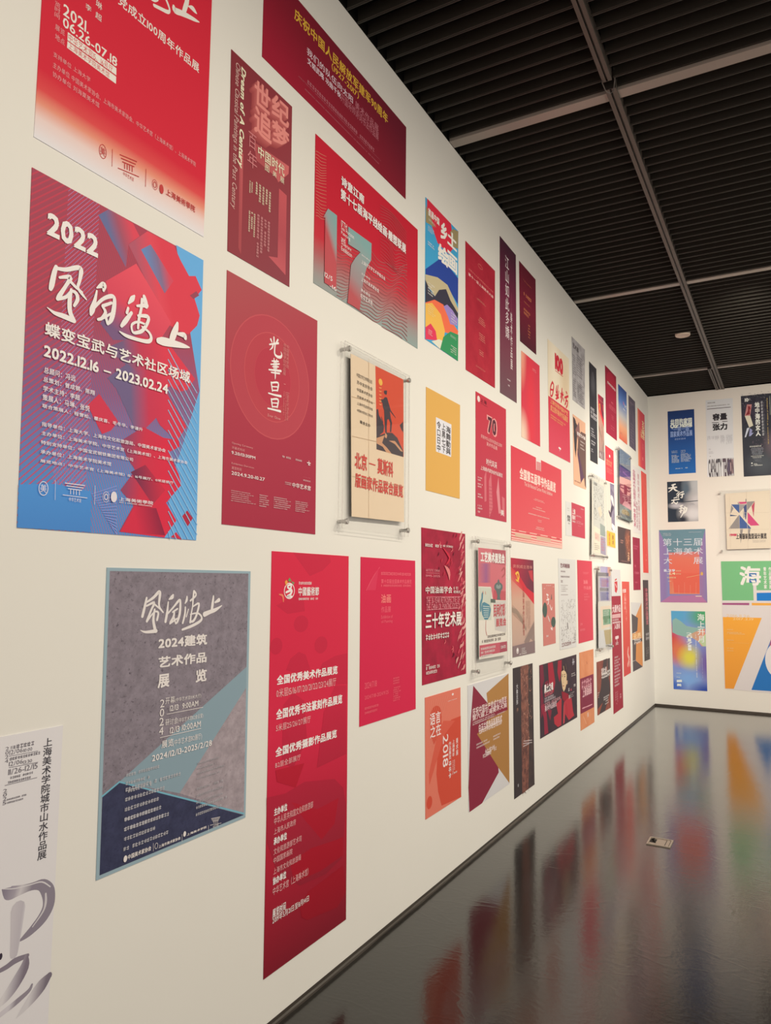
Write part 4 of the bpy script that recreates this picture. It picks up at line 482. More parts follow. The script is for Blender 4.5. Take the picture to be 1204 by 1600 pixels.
POSTERS.append(('exhibition_poster','bright poster of blue, yellow and green paper-cut hills under large white characters','poster','posters on the long left wall','L',[3.5097,2.9245],[(0,8085),(4537,8096),(4492,0),(2,6)],[0.4537,0.8096],(71,170,226),{
 'artwork_hills':[('p',[180,8099,3431,8091,3909,6834,3135,6081,1576,6108,188,7304],(223,51,77)),('p',[25,7634,367,7387,1195,6857,35,6650],(161,148,112)),('p',[4538,8089,3781,7915,3331,7526,3785,6782,4497,6973],(161,148,112)),('p',[3539,6419,3909,6834,4518,6912,4521,5152,3340,5219],(71,170,226)),('p',[30,3963,1030,4679,1962,5350,3138,5311,4521,5117,4502,3485,3145,3950,1593,3945,34,3597],(48,76,168)),('p',[-2,3647,1592,4076,2944,4131,3794,3670,4524,3214,4377,2749,3552,2799,2554,3483,1230,2845,501,3067,3,3203],(199,188,155)),('p',[2,3346,537,2984,1230,2829,1786,3414,2748,3806,3388,3339,4503,2920,4420,2460,3151,2596,688,2235,16,2081],(63,62,80)),('p',[16,2057,1195,2629,2364,2748,3393,2152,4526,1845,4422,1536,31,682],(243,119,87)),('p',[2403,2661,2910,2936,3674,2858,4441,2579,4379,2126,3354,1902,3053,2226],(161,141,216)),('p',[17,2002,868,2329,2023,2053,2605,1247,2378,499,37,212],(243,193,95)),('p',[31,666,700,1093,1357,859,1546,382,39,1],(229,65,102)),('p',[817,116,1807,525,2473,610,2037,-11],(231,231,218)),('p',[1961,8,2376,828,3355,1463,4526,1620,4487,0],(58,152,102))],
 'lettering':[('t','首届中国',328,7633,1777,7212,(243,243,243),.03),('t','乡',1985,7651,2852,6609,(243,243,243),.035),('t','土',2968,7558,4244,6638,(243,243,243),.035),('t','绘',1670,6182,2959,5172,(243,243,243),.035),('t','画',2974,6301,4289,5261,(243,243,243),.035),('g',352,7053,1532,6923,3,(243,243,243),.6,'l',0),('g',285,6616,1200,6280,4,(243,243,243),.5,'l',0),('g',294,5727,1207,5457,2,(243,243,243),.6,'l',0),('g',319,3401,1231,2642,5,(243,243,243),.5,'l',0),('g',332,2127,1426,1529,5,(243,238,193),.5,'l',0),('g',3451,2697,4379,2057,4,(243,243,243),.5,'l',0),('g',3356,1312,4276,1165,3,(243,243,243),.5,'l',0),('g',3358,723,4278,224,4,(243,243,243),.5,'r',0),('g',382,714,1031,396,4,(243,243,243),.5,'l',0)],
},0,None))
POSTERS.append(('exhibition_poster','tall brick red poster with a pale two-line heading, right of the paper-cut hills poster','poster','posters on the long left wall','L',[4.0771,2.9036],[(0,8189),(5133,8234),(5036,47),(32,0)],[0.5133,0.8234],('mo',(185,48,68),(168,39,60),3),{
 'lettering':[('t','庆祝中华人民共和国成立七十周年',491,6662,4798,6526,(225,123,122),0),('t','第十一届上海美术大展',445,6338,4794,6149,(243,200,199),.015),('e',2444,7476,391,132,(235,163,149),.12),('g',2079,7145,2810,7221,1,(235,163,149),.55,'l',0),('g',1688,5233,3493,5092,2,(235,163,149),.6,'c',0),('g',2063,4114,3330,3616,4,(235,163,149),.5,'c',0),('g',2105,3065,3321,2540,4,(235,163,149),.5,'c',0),('g',2051,1946,3164,1558,3,(235,163,149),.5,'c',0),('g',1458,761,3455,646,2,(235,163,149),.5,'c',0)],
},0,None))
POSTERS.append(('exhibition_poster','slim dark plum banner with one column of white brushed characters near the ceiling','poster','posters on the long left wall','L',[4.6801,2.9019],[(105,11174),(3463,11150),(3426,30),(0,0)],[0.3463,1.1174],('lg',.5,0,.5,1,(0,(75,42,61)),(.35,(117,42,74)),(.7,(124,68,87)),(1,(111,82,94))),{
 'lettering':[('v','江山如此多嬌',1133,10301,1928,4190,(243,236,243),0),('s',[2454,7910,31,2347,2219,31],(169,96,120)),('v','美术作品展',2151,6441,2576,2184,(243,236,243),0),('g',1430,1358,2146,1265,1,(243,236,243),.55,'l',0),('g',1601,975,1958,852,1,(243,236,243),.55,'l',0)],
},0,None))
POSTERS.append(('exhibition_poster','small dark maroon poster with gold lettering beside the ceiling, over a red gradient poster','poster','posters on the long left wall','L',[5.1026,3.3916],[(0,6132),(3974,6168),(3949,52),(79,0)],[0.3974,0.6168],('lg',.5,0,.5,1,(0,(105,35,53)),(.5,(128,37,61)),(1,(84,37,53))),{
 'lettering':[('g',602,5716,3216,5751,1,(231,146,102),.7,'c',0),('g',788,5070,2976,4981,2,(231,146,102),.6,'c',0),('g',967,4123,2997,3840,1,(231,146,102),.85,'l',0),('g',1051,3437,2983,3331,2,(231,146,102),.7,'l',0),('g',987,2910,2955,2370,2,(231,146,102),.75,'l',0),('g',1886,1940,2536,780,5,(231,146,102),.5,'c',0)],
},0,None))
POSTERS.append(('exhibition_poster','narrow red poster glowing pale orange down its left edge, under the small maroon one','poster','posters on the long left wall','L',[5.1241,2.6750],[(110,6513),(4556,6548),(4523,40),(0,0)],[0.4556,0.6548],('bl',(216,65,87),(0,0,.32,.5,(240,167,147)),(0,.98,.5,.35,(237,211,195)),(.5,.5,.3,.9,(227,63,82))),{
 'lettering':[('g',2756,5921,3950,5675,2,(240,167,171),.6,'l',0)],
},0,None))
POSTERS.append(('exhibition_poster','red poster headed by an outlined numeral seventy with pale towers at its foot','poster','posters on the long left wall','L',[4.2355,2.0204],[(35,7866),(5589,7890),(5561,28),(0,0)],[0.5589,0.7890],('lg',.5,0,.5,1,(0,(198,59,79)),(1,(188,66,91))),{
 'artwork_towers':[('p',[1456,2618,1799,3084,1820,1094,1481,1025],(207,113,128)),('p',[2272,2443,2667,3062,2937,747,2307,57],(207,113,128)),('p',[3649,1894,4009,2954,4202,1957,4472,526,4038,488],(217,141,154)),('p',[4677,1717,5206,1626,5186,368,4763,405],(207,113,128)),('s',[2172,2078,39,3051,2112,41],(188,76,100)),('s',[2170,1853,39,3048,1883,41],(188,76,100)),('s',[2168,1628,39,3045,1654,40],(188,76,100)),('s',[2166,1403,39,3043,1426,40],(188,76,100)),('s',[2164,1178,39,3040,1197,40],(188,76,100)),('s',[2162,954,39,3038,969,40],(188,76,100)),('s',[2160,730,39,3035,742,40],(188,76,100)),('s',[2158,506,39,3033,514,40],(188,76,100)),('s',[2156,282,39,3030,287,40],(188,76,100))],
 'title_lettering':[('t','70',2021,6692,3716,5630,(231,162,166),.06),('t','70',2137,6657,3594,5668,(90,40,58),.03),('t','庆祝中华人民共和国成立周年',880,5292,4747,5047,(237,184,187),.005),('t','美术作品展',1853,4980,3807,4708,(237,184,187),.005),('t','时代风采',1806,3873,3729,3454,(237,220,224),.01),('t','上海美术家协会作品展览',831,3272,4781,3004,(237,220,224),.01)],
 'small_print':[('e',490,7477,237,196,(237,220,224),0),('t','上海',858,7629,1873,7371,(86,40,56),0),('g',893,7309,2104,7268,1,(86,40,56),.55,'l',0),('g',319,2536,1192,2223,2,(237,220,224),.6,'l',0),('g',317,2128,1190,1808,2,(237,220,224),.6,'l',0),('g',314,1482,1185,1153,2,(237,220,224),.6,'l',0),('g',310,770,1180,430,2,(237,220,224),.6,'l',0),('t','美',4393,797,5016,403,(237,220,224),.02),('g',308,365,757,235,1,(237,220,224),.55,'l',0)],
},0,None))
POSTERS.append(('exhibition_poster','wide coral red poster with a white hanging tag and striped lower border','poster','posters on the long left wall','L',[4.8883,1.9051],[(59,6691),(12791,6708),(12715,26),(0,0)],[1.2791,0.6708],('lg',.2,0,.6,1,(0,(217,71,90)),(1,(225,99,109))),{
 'tag':[('p',[5744,6706,7041,6701,7009,5772,5768,5735],(231,225,226)),('s',[5896,6376,72,6947,6422,74],(209,97,109)),('s',[5893,6274,72,6943,6318,74],(209,97,109)),('s',[5890,6173,72,6940,6215,74],(209,97,109)),('s',[5887,6071,71,6937,6112,74],(209,97,109)),('s',[5884,5970,71,6933,6009,74],(209,97,109)),('s',[5880,5868,71,6930,5906,74],(209,97,109)),('s',[5877,5767,71,6926,5803,73],(209,97,109))],
 'title_lettering':[('t','全国第五届草书作品展览',1893,5376,10979,4571,(243,218,215),.035),('t','The 5th National Cursive Works Exhibition',2916,4476,10031,4176,(243,218,215),0)],
 'small_print':[('g',4849,3513,8150,3330,2,(243,218,215),.55,'c',0),('g',5625,2890,7133,2822,1,(243,218,215),.5,'c',0),('g',4826,2731,8067,2651,1,(243,218,215),.5,'c',0),('g',3783,2271,9135,2179,1,(243,218,215),.6,'c',0),('g',5865,1957,7236,1730,2,(243,218,215),.5,'c',0),('g',5049,1400,8243,1136,2,(243,218,215),.55,'c',0)],
 'striped_border':[('s',[18,753,60,12746,811,85],(239,193,187)),('s',[15,565,105,12735,573,148],(239,193,187)),('s',[11,369,104,12725,371,148],(239,193,187)),('s',[8,189,104,12718,207,148],(239,193,187)),('s',[5,39,104,12711,61,148],(239,193,187)),('s',[855,734,92,1551,734,94],(217,86,99)),('s',[3242,744,98,3995,744,101],(217,86,99)),('s',[5827,754,106,6645,755,108],(217,86,99)),('s',[8638,765,114,9529,766,117],(217,86,99)),('s',[11068,775,122,12026,776,125],(217,86,99)),('s',[848,421,245,4242,422,270],(217,182,164)),('s',[5820,514,282,9220,523,309],(217,182,164))],
},0,None))
POSTERS.append(('exhibition_poster','cream and red poster with a red numeral one hundred and brushed red characters','poster','posters on the long left wall','L',[5.8087,2.6765],[(0,9438),(6574,9546),(6529,50),(34,0)],[0.6574,0.9546],('bl',(233,222,202),(.3,.1,.3,.4,(243,235,219)),(.8,.3,.3,.3,(225,207,181))),{
 'red_panel':[('p',[13,4658,6466,4729,6525,50,31,-2],('lg',.5,.5,.5,1,(0,(214,60,85)),(1,(216,78,104))))],
 'title_lettering':[('t','100',2161,8763,4436,7532,(206,49,70),.06),('s',[2099,7303,59,4460,7379,62],(206,49,70)),('g',2604,7083,4322,7164,1,(206,49,70),.55,'l',0),('s',[1279,6121,173,795,5676,208,603,5203,226,645,4804,188],(206,49,70)),('s',[1219,6089,191,1594,5913,232,1455,5405,231,1113,4912,190,702,4783,151],(206,49,70)),('s',[724,5334,170,1398,5443,154],(206,49,70)),('s',[2467,6039,178,2322,5470,236,2691,5592,159],(206,49,70)),('s',[2933,6213,160,2623,5418,238,2419,4917,197],(206,49,70)),('s',[2130,5199,156,2862,5316,199,3127,5748,161],(206,49,70)),('s',[2176,4879,137,3041,5181,180],(206,49,70)),('s',[4150,6205,206,3933,5635,225,3668,5324,183],(206,49,70)),('s',[3684,5684,163,4511,5751,187],(206,49,70)),('s',[4392,5939,166,4113,5408,247,3776,4958,204],(206,49,70)),('s',[4496,5424,187,4681,5268,167],(206,49,70)),('s',[5444,6241,191,5703,6155,192],(206,49,70)),('s',[4956,5619,189,6060,5981,216],(206,49,70)),('s',[5552,5773,192,5262,5217,232,4991,4994,147],(206,49,70)),('s',[5337,5415,169,5902,5487,193,5749,5088,214,5373,4805,148],(206,49,70)),('t','上海市庆祝中国共产党',577,4546,5868,4151,(243,176,128),.02),('t','成立周年美术作品展览',558,4064,5837,3545,(243,176,128),.02)],
 'small_print':[('g',585,3288,5803,2878,2,(243,176,128),.7,'l',0),('s',[2876,805,158,3460,789,160],(239,233,238)),('s',[3155,878,99,3142,589,99],(239,233,238))],
},0,None))
POSTERS.append(('exhibition_poster','grey newspaper-like poster high up between the numeral one hundred and a black banner','poster','posters on the long left wall','L',[6.5749,3.2796],[(0,5931),(4837,6062),(4453,60),(12,0)],[0.4837,0.6062],('mo',(189,188,196),(158,156,164),5),{
 'lettering':[('t','艺术展',303,5484,2374,5005,(80,75,81),.03),('g',383,5022,2302,5042,1,(80,75,81),.7,'l',0),('g',244,4409,1314,2498,9,(100,96,104),.75,'l',0),('g',1627,4801,4323,2665,9,(100,96,104),.65,'l',0),('g',231,2222,1375,406,9,(100,96,104),.75,'l',0),('g',1660,2200,4367,292,10,(100,96,104),.65,'l',0),('g',2195,1946,3298,1626,3,(80,75,81),.7,'l',0)],
},0,None))
POSTERS.append(('exhibition_poster','slim black banner with a white three-line heading, between newspaper-like and dark crimson posters','poster','posters on the long left wall','L',[7.2063,2.8175],[(186,9980),(3237,10017),(3078,46),(0,0)],[0.3237,1.0017],('bl',(60,60,69),(.5,.2,.4,.14,(92,93,102))),{
 'lettering':[('g',500,5547,2966,4385,3,(225,224,236),.85,'l',0),('g',438,3447,1994,2921,2,(225,224,236),.6,'l',0),('g',399,2882,2826,2501,2,(225,224,236),.5,'l',0),('g',474,2188,2852,1674,2,(225,224,236),.6,'l',0),('g',414,1319,1427,926,2,(225,224,236),.5,'l',0),('s',[1593,9215,108,1887,8559,108],(131,131,144))],
},0,None))
POSTERS.append(('exhibition_poster','peach poster of dark brown pointed shards, above the red poster with a white strip','poster','posters on the long left wall','L',[6.5710,2.5032],[(1,6443),(4580,6488),(4435,28),(0,0)],[0.4580,0.6488],(235,186,160),{
 'artwork_shards':[('p',[65,6225,1631,5642,1058,3180,331,4084],(77,68,76)),('p',[65,6225,658,6159,1107,5919,284,5755],(77,68,76)),('p',[172,4724,1458,5004,837,2543,466,3234],(77,68,76)),('p',[2791,5337,4676,5425,4456,401,2906,1749,1933,2035,1402,2925,1740,4291],(117,92,90)),('p',[1374,3552,1928,3050,2612,2390,3708,1085,2493,418],(102,73,101)),('p',[825,5139,2177,6165,2444,5101,1740,4291],(146,105,109)),('p',[3708,1085,4456,401,4508,146,4003,346],(117,92,90))],
 'lettering':[('t','视觉艺术展',1419,5097,4430,4779,(239,229,231),.03),('g',2483,4559,4199,3593,3,(239,229,231),.4,'l',0),('g',309,435,2488,332,1,(146,99,97),.4,'l',0)],
},0,None))
POSTERS.append(('exhibition_poster','beige poster with a red flag sweeping across its top, beside the long framed craft poster','poster','posters on the long left wall','L',[4.8755,1.0976],[(0,6869),(5011,6848),(5191,0),(263,51)],[0.5191,0.6869],('lg',.5,.2,.5,1,(0,(213,128,118)),(.3,(205,170,155)),(.8,(193,166,157)),(1,(171,144,143))),{
 'artwork_scene':[('p',[0,6869,5011,6848,5083,4109,3170,4805,1541,5770,26,6187],('lg',.2,0,.7,.4,(0,(179,49,76)),(1,(113,54,76)))),('p',[24,6255,1541,5770,3370,4804,5076,4383,5097,3561,3083,4395,1321,4952,58,5369],('lg',.3,.2,.2,.4,(0,(209,56,72)),(1,(207,128,118)))),('p',[3782,6032,4781,6096,4954,5205,4248,5483],(191,64,78)),('p',[132,3460,1130,3316,2395,2624,3160,1934,3169,1661,2156,2353,1043,2976,145,3119],(161,142,132)),('p',[2696,982,3911,1654,5031,2329,5173,685,4174,1105,3207,430],(151,134,132)),('s',[226,3595,29,2539,2759,29],(151,128,118)),('s',[2956,570,29,5052,1507,29],(141,119,118)),('s',[230,3486,29,2543,2650,29],(151,128,118)),('s',[2952,706,29,5049,1644,29],(141,119,118)),('s',[234,3377,29,2546,2541,29],(151,128,118)),('s',[2947,843,29,5045,1781,29],(141,119,118)),('s',[238,3268,29,2550,2431,29],(151,128,118)),('s',[2943,980,29,5041,1918,29],(141,119,118)),('s',[242,3159,29,2553,2322,29],(151,128,118)),('s',[2939,1116,29,5038,2055,29],(141,119,118)),('s',[247,3050,29,2557,2213,29],(151,128,118)),('s',[2934,1253,29,5034,2192,30],(141,119,118)),('p',[234,801,5167,890,5191,0,263,51],(137,119,125))],
 'emblem':[('s',[942,5773,142,1438,5873,177,1648,5565,201,1358,5293,142,1007,5364,95],(237,189,83)),('s',[1039,5841,118,1560,5224,130],(237,189,83)),('e',1234,450,247,218,(229,225,229),0),('e',1233,484,247,177,(151,128,132),.2)],
 'lettering':[('t','庆祝成立百年',368,6424,4729,6178,(227,159,152),0),('v','上海美术作品展览',2418,4946,2831,1391,(177,79,83),0),('g',3100,3848,4158,1652,5,(151,96,95),.4,'l',1),('g',2117,578,3213,225,3,(229,225,229),.7,'l',0),('g',1637,207,3316,101,1,(229,225,229),.8,'l',0)],
},0,None))
POSTERS.append(('exhibition_poster','narrow copy of the red flag poster, wedged just right of the slim black banner','poster','posters on the long left wall','L',[7.5790,2.9031],[(56,6683),(2534,6768),(2465,48),(0,0)],[0.2534,0.6768],('lg',.5,.2,.5,1,(0,(223,131,119)),(.3,(203,164,153)),(1,(162,138,139))),{
 'artwork_scene':[('p',[56,6683,2534,6768,2506,4080,1573,4724,790,5637,50,6014],('lg',.2,0,.7,.4,(0,(192,53,81)),(1,(121,57,81)))),('p',[51,6081,790,5637,1672,4727,2509,4349,2501,3542,1520,4320,659,4830,44,5212],('lg',.3,.2,.2,.4,(0,(225,60,76)),(1,(223,135,124)))),('p',[1907,5941,2402,6024,2468,5153,2124,5411],(205,68,83)),('p',[28,3341,521,3221,1133,2567,1497,1906,1495,1638,1007,2296,469,2885,25,3007],(173,151,139)),('p',[1241,962,1865,1647,2439,2332,2472,720,1983,1112,1483,431],(162,142,139)),('s',[79,3476,23,1208,2703,23],(162,135,124)),('s',[1361,563,23,2431,1525,23],(152,126,124)),('s',[78,3369,23,1207,2596,23],(162,135,124)),('s',[1362,697,23,2433,1660,23],(152,126,124)),('s',[77,3262,23,1206,2489,23],(162,135,124)),('s',[1364,831,23,2434,1794,23],(152,126,124)),('s',[76,3155,23,1205,2382,23],(162,135,124)),('s',[1365,965,23,2435,1928,23],(152,126,124)),('s',[75,3049,23,1204,2274,23],(162,135,124)),('s',[1366,1099,23,2437,2063,23],(152,126,124)),('s',[74,2942,23,1203,2167,23],(162,135,124)),('s',[1367,1233,23,2438,2197,23],(152,126,124)),('p',[6,735,2474,922,2465,48,0,0],(147,126,132))],
 'emblem':[('s',[493,5628,110,741,5736,138,838,5438,156,687,5166,110,514,5227,73],(243,200,88)),('s',[543,5696,92,785,5102,101],(243,200,88)),('e',497,411,123,214,(243,238,241),0),('e',497,444,123,174,(162,135,139),.2)],
 'lettering':[('t','庆祝成立百年',226,6254,2379,6104,(243,169,161),0),('v','上海美术作品展览',1203,4847,1319,1366,(190,84,88),0),('g',1515,3784,1988,1649,5,(162,102,100),.4,'l',1),('g',942,554,1481,230,3,(243,238,241),.7,'l',0),('g',692,181,1529,110,1,(243,238,241),.8,'l',0)],
},0,None))
POSTERS.append(('exhibition_poster','tall dark crimson poster with a round arch motif, left of the blue-orange one','poster','posters on the long left wall','L',[7.9367,3.2312],[(31,7386),(5637,7517),(5375,18),(0,0)],[0.5637,0.7517],('lg',.5,0,.5,1,(0,(153,42,67)),(1,(171,46,77))),{
 'artwork_arch':[('e',3089,6267,2339,968,(178,46,72),0),('p',[750,6219,5428,6314,5316,3016,723,2963],('lg',.5,.16,.5,.6,(0,(178,46,72)),(1,(169,46,77))))],
 'lettering':[('g',1026,5929,5294,5637,1,(243,243,243),.85,'l',0),('g',2767,4028,3861,3820,1,(224,118,135),.7,'c',0),('g',1386,3564,5207,3015,3,(224,118,135),.6,'c',0),('g',2465,2537,4085,1956,3,(224,118,135),.5,'c',0),('g',2172,1345,4322,762,2,(213,106,125),.5,'c',0)],
},0,None))
POSTERS.append(('exhibition_poster','blue poster fading through cream to orange, near the far top corner','poster','posters on the long left wall','L',[8.6046,3.2874],[(57,6406),(4884,6526),(4612,0),(0,5)],[0.4884,0.6526],('lg',.5,0,.5,1,(0,(55,78,150)),(.3,(97,136,211)),(.55,(198,199,206)),(.75,(238,176,140)),(1,(224,109,87))),{
 'lettering':[('g',2527,4916,3467,4480,1,(236,141,181),.8,'l',0),('g',3478,4805,4604,4369,1,(243,243,243),.8,'l',0),('g',2649,4143,4301,3908,1,(243,243,243),.5,'l',0),('g',565,903,1859,648,2,(169,72,80),.6,'l',0)],
},0,None))
POSTERS.append(('exhibition_poster','dusky violet poster second from the far corner in the top row','poster','posters on the long left wall','L',[9.2084,3.2949],[(61,6406),(4338,6510),(4038,0),(0,65)],[0.4338,0.6510],('mo',(109,99,117),(84,78,102),4),{
 'lettering':[('g',482,5908,3872,5591,2,(158,141,158),.7,'l',0),('g',862,3240,3256,661,7,(135,122,143),.5,'l',0)],
},0,None))
POSTERS.append(('exhibition_poster','orange-edged red poster with gold upright lettering, closest to the far corner in the top row','poster','posters on the long left wall','L',[9.7720,3.1408],[(360,7641),(5383,7680),(5050,82),(0,0)],[0.5383,0.7680],('lg',0,.5,1,.5,(0,(243,162,129)),(.25,(235,98,94)),(.5,(225,68,91)),(1,(218,75,96))),{
 'lettering':[('v','文化融合',3225,6598,4921,4030,(243,227,179),.03),('v','上海',2163,5369,3108,4008,(243,208,154),.03),('g',2929,3397,4128,2043,4,(243,162,154),.4,'l',1),('g',2846,1569,3835,1127,1,(243,162,154),.55,'l',0)],
},0,None))
POSTERS.append(('exhibition_poster','short red poster with gold heading, directly above the beige brush-and-yellow poster','poster','posters on the long left wall','L',[7.8688,2.7067],[(101,3764),(4103,3783),(4066,141),(0,0)],[0.4103,0.3783],(210,70,87),{
 'lettering':[('e',2085,2885,321,148,(242,236,238),0),('g',387,2414,3880,1739,2,(242,167,135),.9,'l',0),('g',444,1515,3669,931,4,(237,156,147),.6,'l',0)],
},0,None))
POSTERS.append(('exhibition_poster','beige poster with violet ink brushwork and a yellow block at its foot','poster','posters on the long left wall','L',[7.8677,2.0027],[(0,6916),(4063,7038),(4138,48),(52,0)],[0.4138,0.7038],(216,211,207),{
 'artwork_ink':[('p',[1950,6975,4063,7038,4119,1796,2404,1976,2301,4201],('mo',(158,150,176),(118,111,143),4)),('s',[1245,3831,330,2063,3501,551,2465,4066,662,3276,4503,552],(89,78,100)),('s',[2452,5458,551,3187,5198,773,3517,4787,442],(233,227,231)),('s',[2726,2400,552,3708,2138,774],(243,243,243)),('s',[2607,6298,331,3668,5908,442],(124,115,141)),('p',[39,1729,4121,1656,4138,48,51,138],(237,187,86))],
 'lettering':[('v','美术',2572,1422,3318,318,(137,93,62),.02),('v','展览会',857,1534,1603,227,(206,89,62),.01)],
},0,None))
POSTERS.append(('exhibition_poster','white poster with two columns of pink and plum upright lettering near the far corner','poster','posters on the long left wall','L',[9.3183,2.2485],[(398,8425),(5551,8466),(5132,161),(0,0)],[0.5551,0.8466],(227,224,229),{
 'lettering':[('v','全国美术作品展览上海',580,7921,2207,3248,(188,124,147),.03),('v','中国当代艺术',2351,4088,3207,601,(161,95,121),.02),('v','青年美术大展作品览',3560,7783,4841,484,(193,135,152),.01),('v','年度艺术',554,3042,1983,732,(188,95,128),.03)],
},0,None))
POSTERS.append(('exhibition_poster','tall bright vermilion strip without a frame, standing against the far corner','poster','posters on the long left wall','L',[9.9488,1.7703],[(66,13278),(3895,13287),(3786,6),(0,0)],[0.3895,1.3287],('mo',(237,95,89),(227,86,82),4),{
 'lettering':[('g',2737,11956,3280,7974,2,(242,146,128),.3,'l',1),('g',1911,2659,3039,1333,2,(243,158,135),.4,'l',0)],
},0,None))
POSTERS.append(('exhibition_poster','small red landscape poster with a white strip down its left side','poster','posters on the long left wall','L',[6.2847,2.0252],[(148,2989),(6747,3076),(6653,96),(0,0)],[0.6747,0.3076],(223,225,229),{
 'red_panel':[('p',[1949,3061,6735,3073,6646,89,1940,90],(200,77,99))],
 'lettering':[('v','展览',465,1822,1524,1275,(99,92,99),.03),('g',557,2501,1421,2144,2,(155,153,156),.4,'l',0),('g',549,1199,1422,1028,1,(155,153,156),.55,'l',0),('t','上海',2224,2541,3181,2037,(235,231,233),.03),('t','美术',2194,1989,3216,1551,(235,231,233),.03),('g',2167,1486,3266,1328,1,(235,231,233),.8,'l',0),('g',3497,2083,6154,1930,2,(239,207,215),.7,'l',0),('g',3469,1589,6385,1311,3,(233,164,179),.8,'l',0),('g',5211,2819,6408,2743,1,(235,231,233),.6,'l',0),('g',4076,1143,5108,1118,1,(235,231,233),.55,'l',0)],
},0,None))
POSTERS.append(('exhibition_poster','dark brown poster with an orange sparkling burst, beneath the framed coloured prints','poster','posters on the long left wall','L',[8.4273,1.8553],[(17,4040),(7333,4122),(7145,0),(0,4)],[0.7333,0.4122],('bl',(84,70,75),(.75,.35,.3,.4,(158,96,80)),(.85,.6,.2,.3,(137,85,75))),{
 'artwork_sparks':[('k',4035,3881,7017,330,40,(216,145,113),14,3,.2)],
 'lettering':[('g',1317,2677,3266,2202,2,(210,156,147),.7,'l',0),('v','之光',5192,1394,6301,329,(237,189,159),.03),('g',1433,327,5722,165,1,(158,123,123),.4,'l',0)],
},0,None))
POSTERS.append(('exhibition_poster','narrow magenta-red poster ending below the vermilion strip, lower far corner','poster','posters on the long left wall','L',[9.2654,1.5476],[(180,6432),(4824,6505),(4579,9),(0,0)],[0.4824,0.6505],('mo',(168,52,82),(154,46,75),3),{
 'lettering':[('g',618,5538,4302,4941,2,(210,101,135),.8,'l',0),('g',1008,3095,1920,2781,1,(225,134,159),.7,'l',0),('g',891,2257,3732,1952,1,(219,123,149),.7,'l',0),('g',947,1033,2776,847,1,(219,123,149),.7,'l',0)],
},0,None))
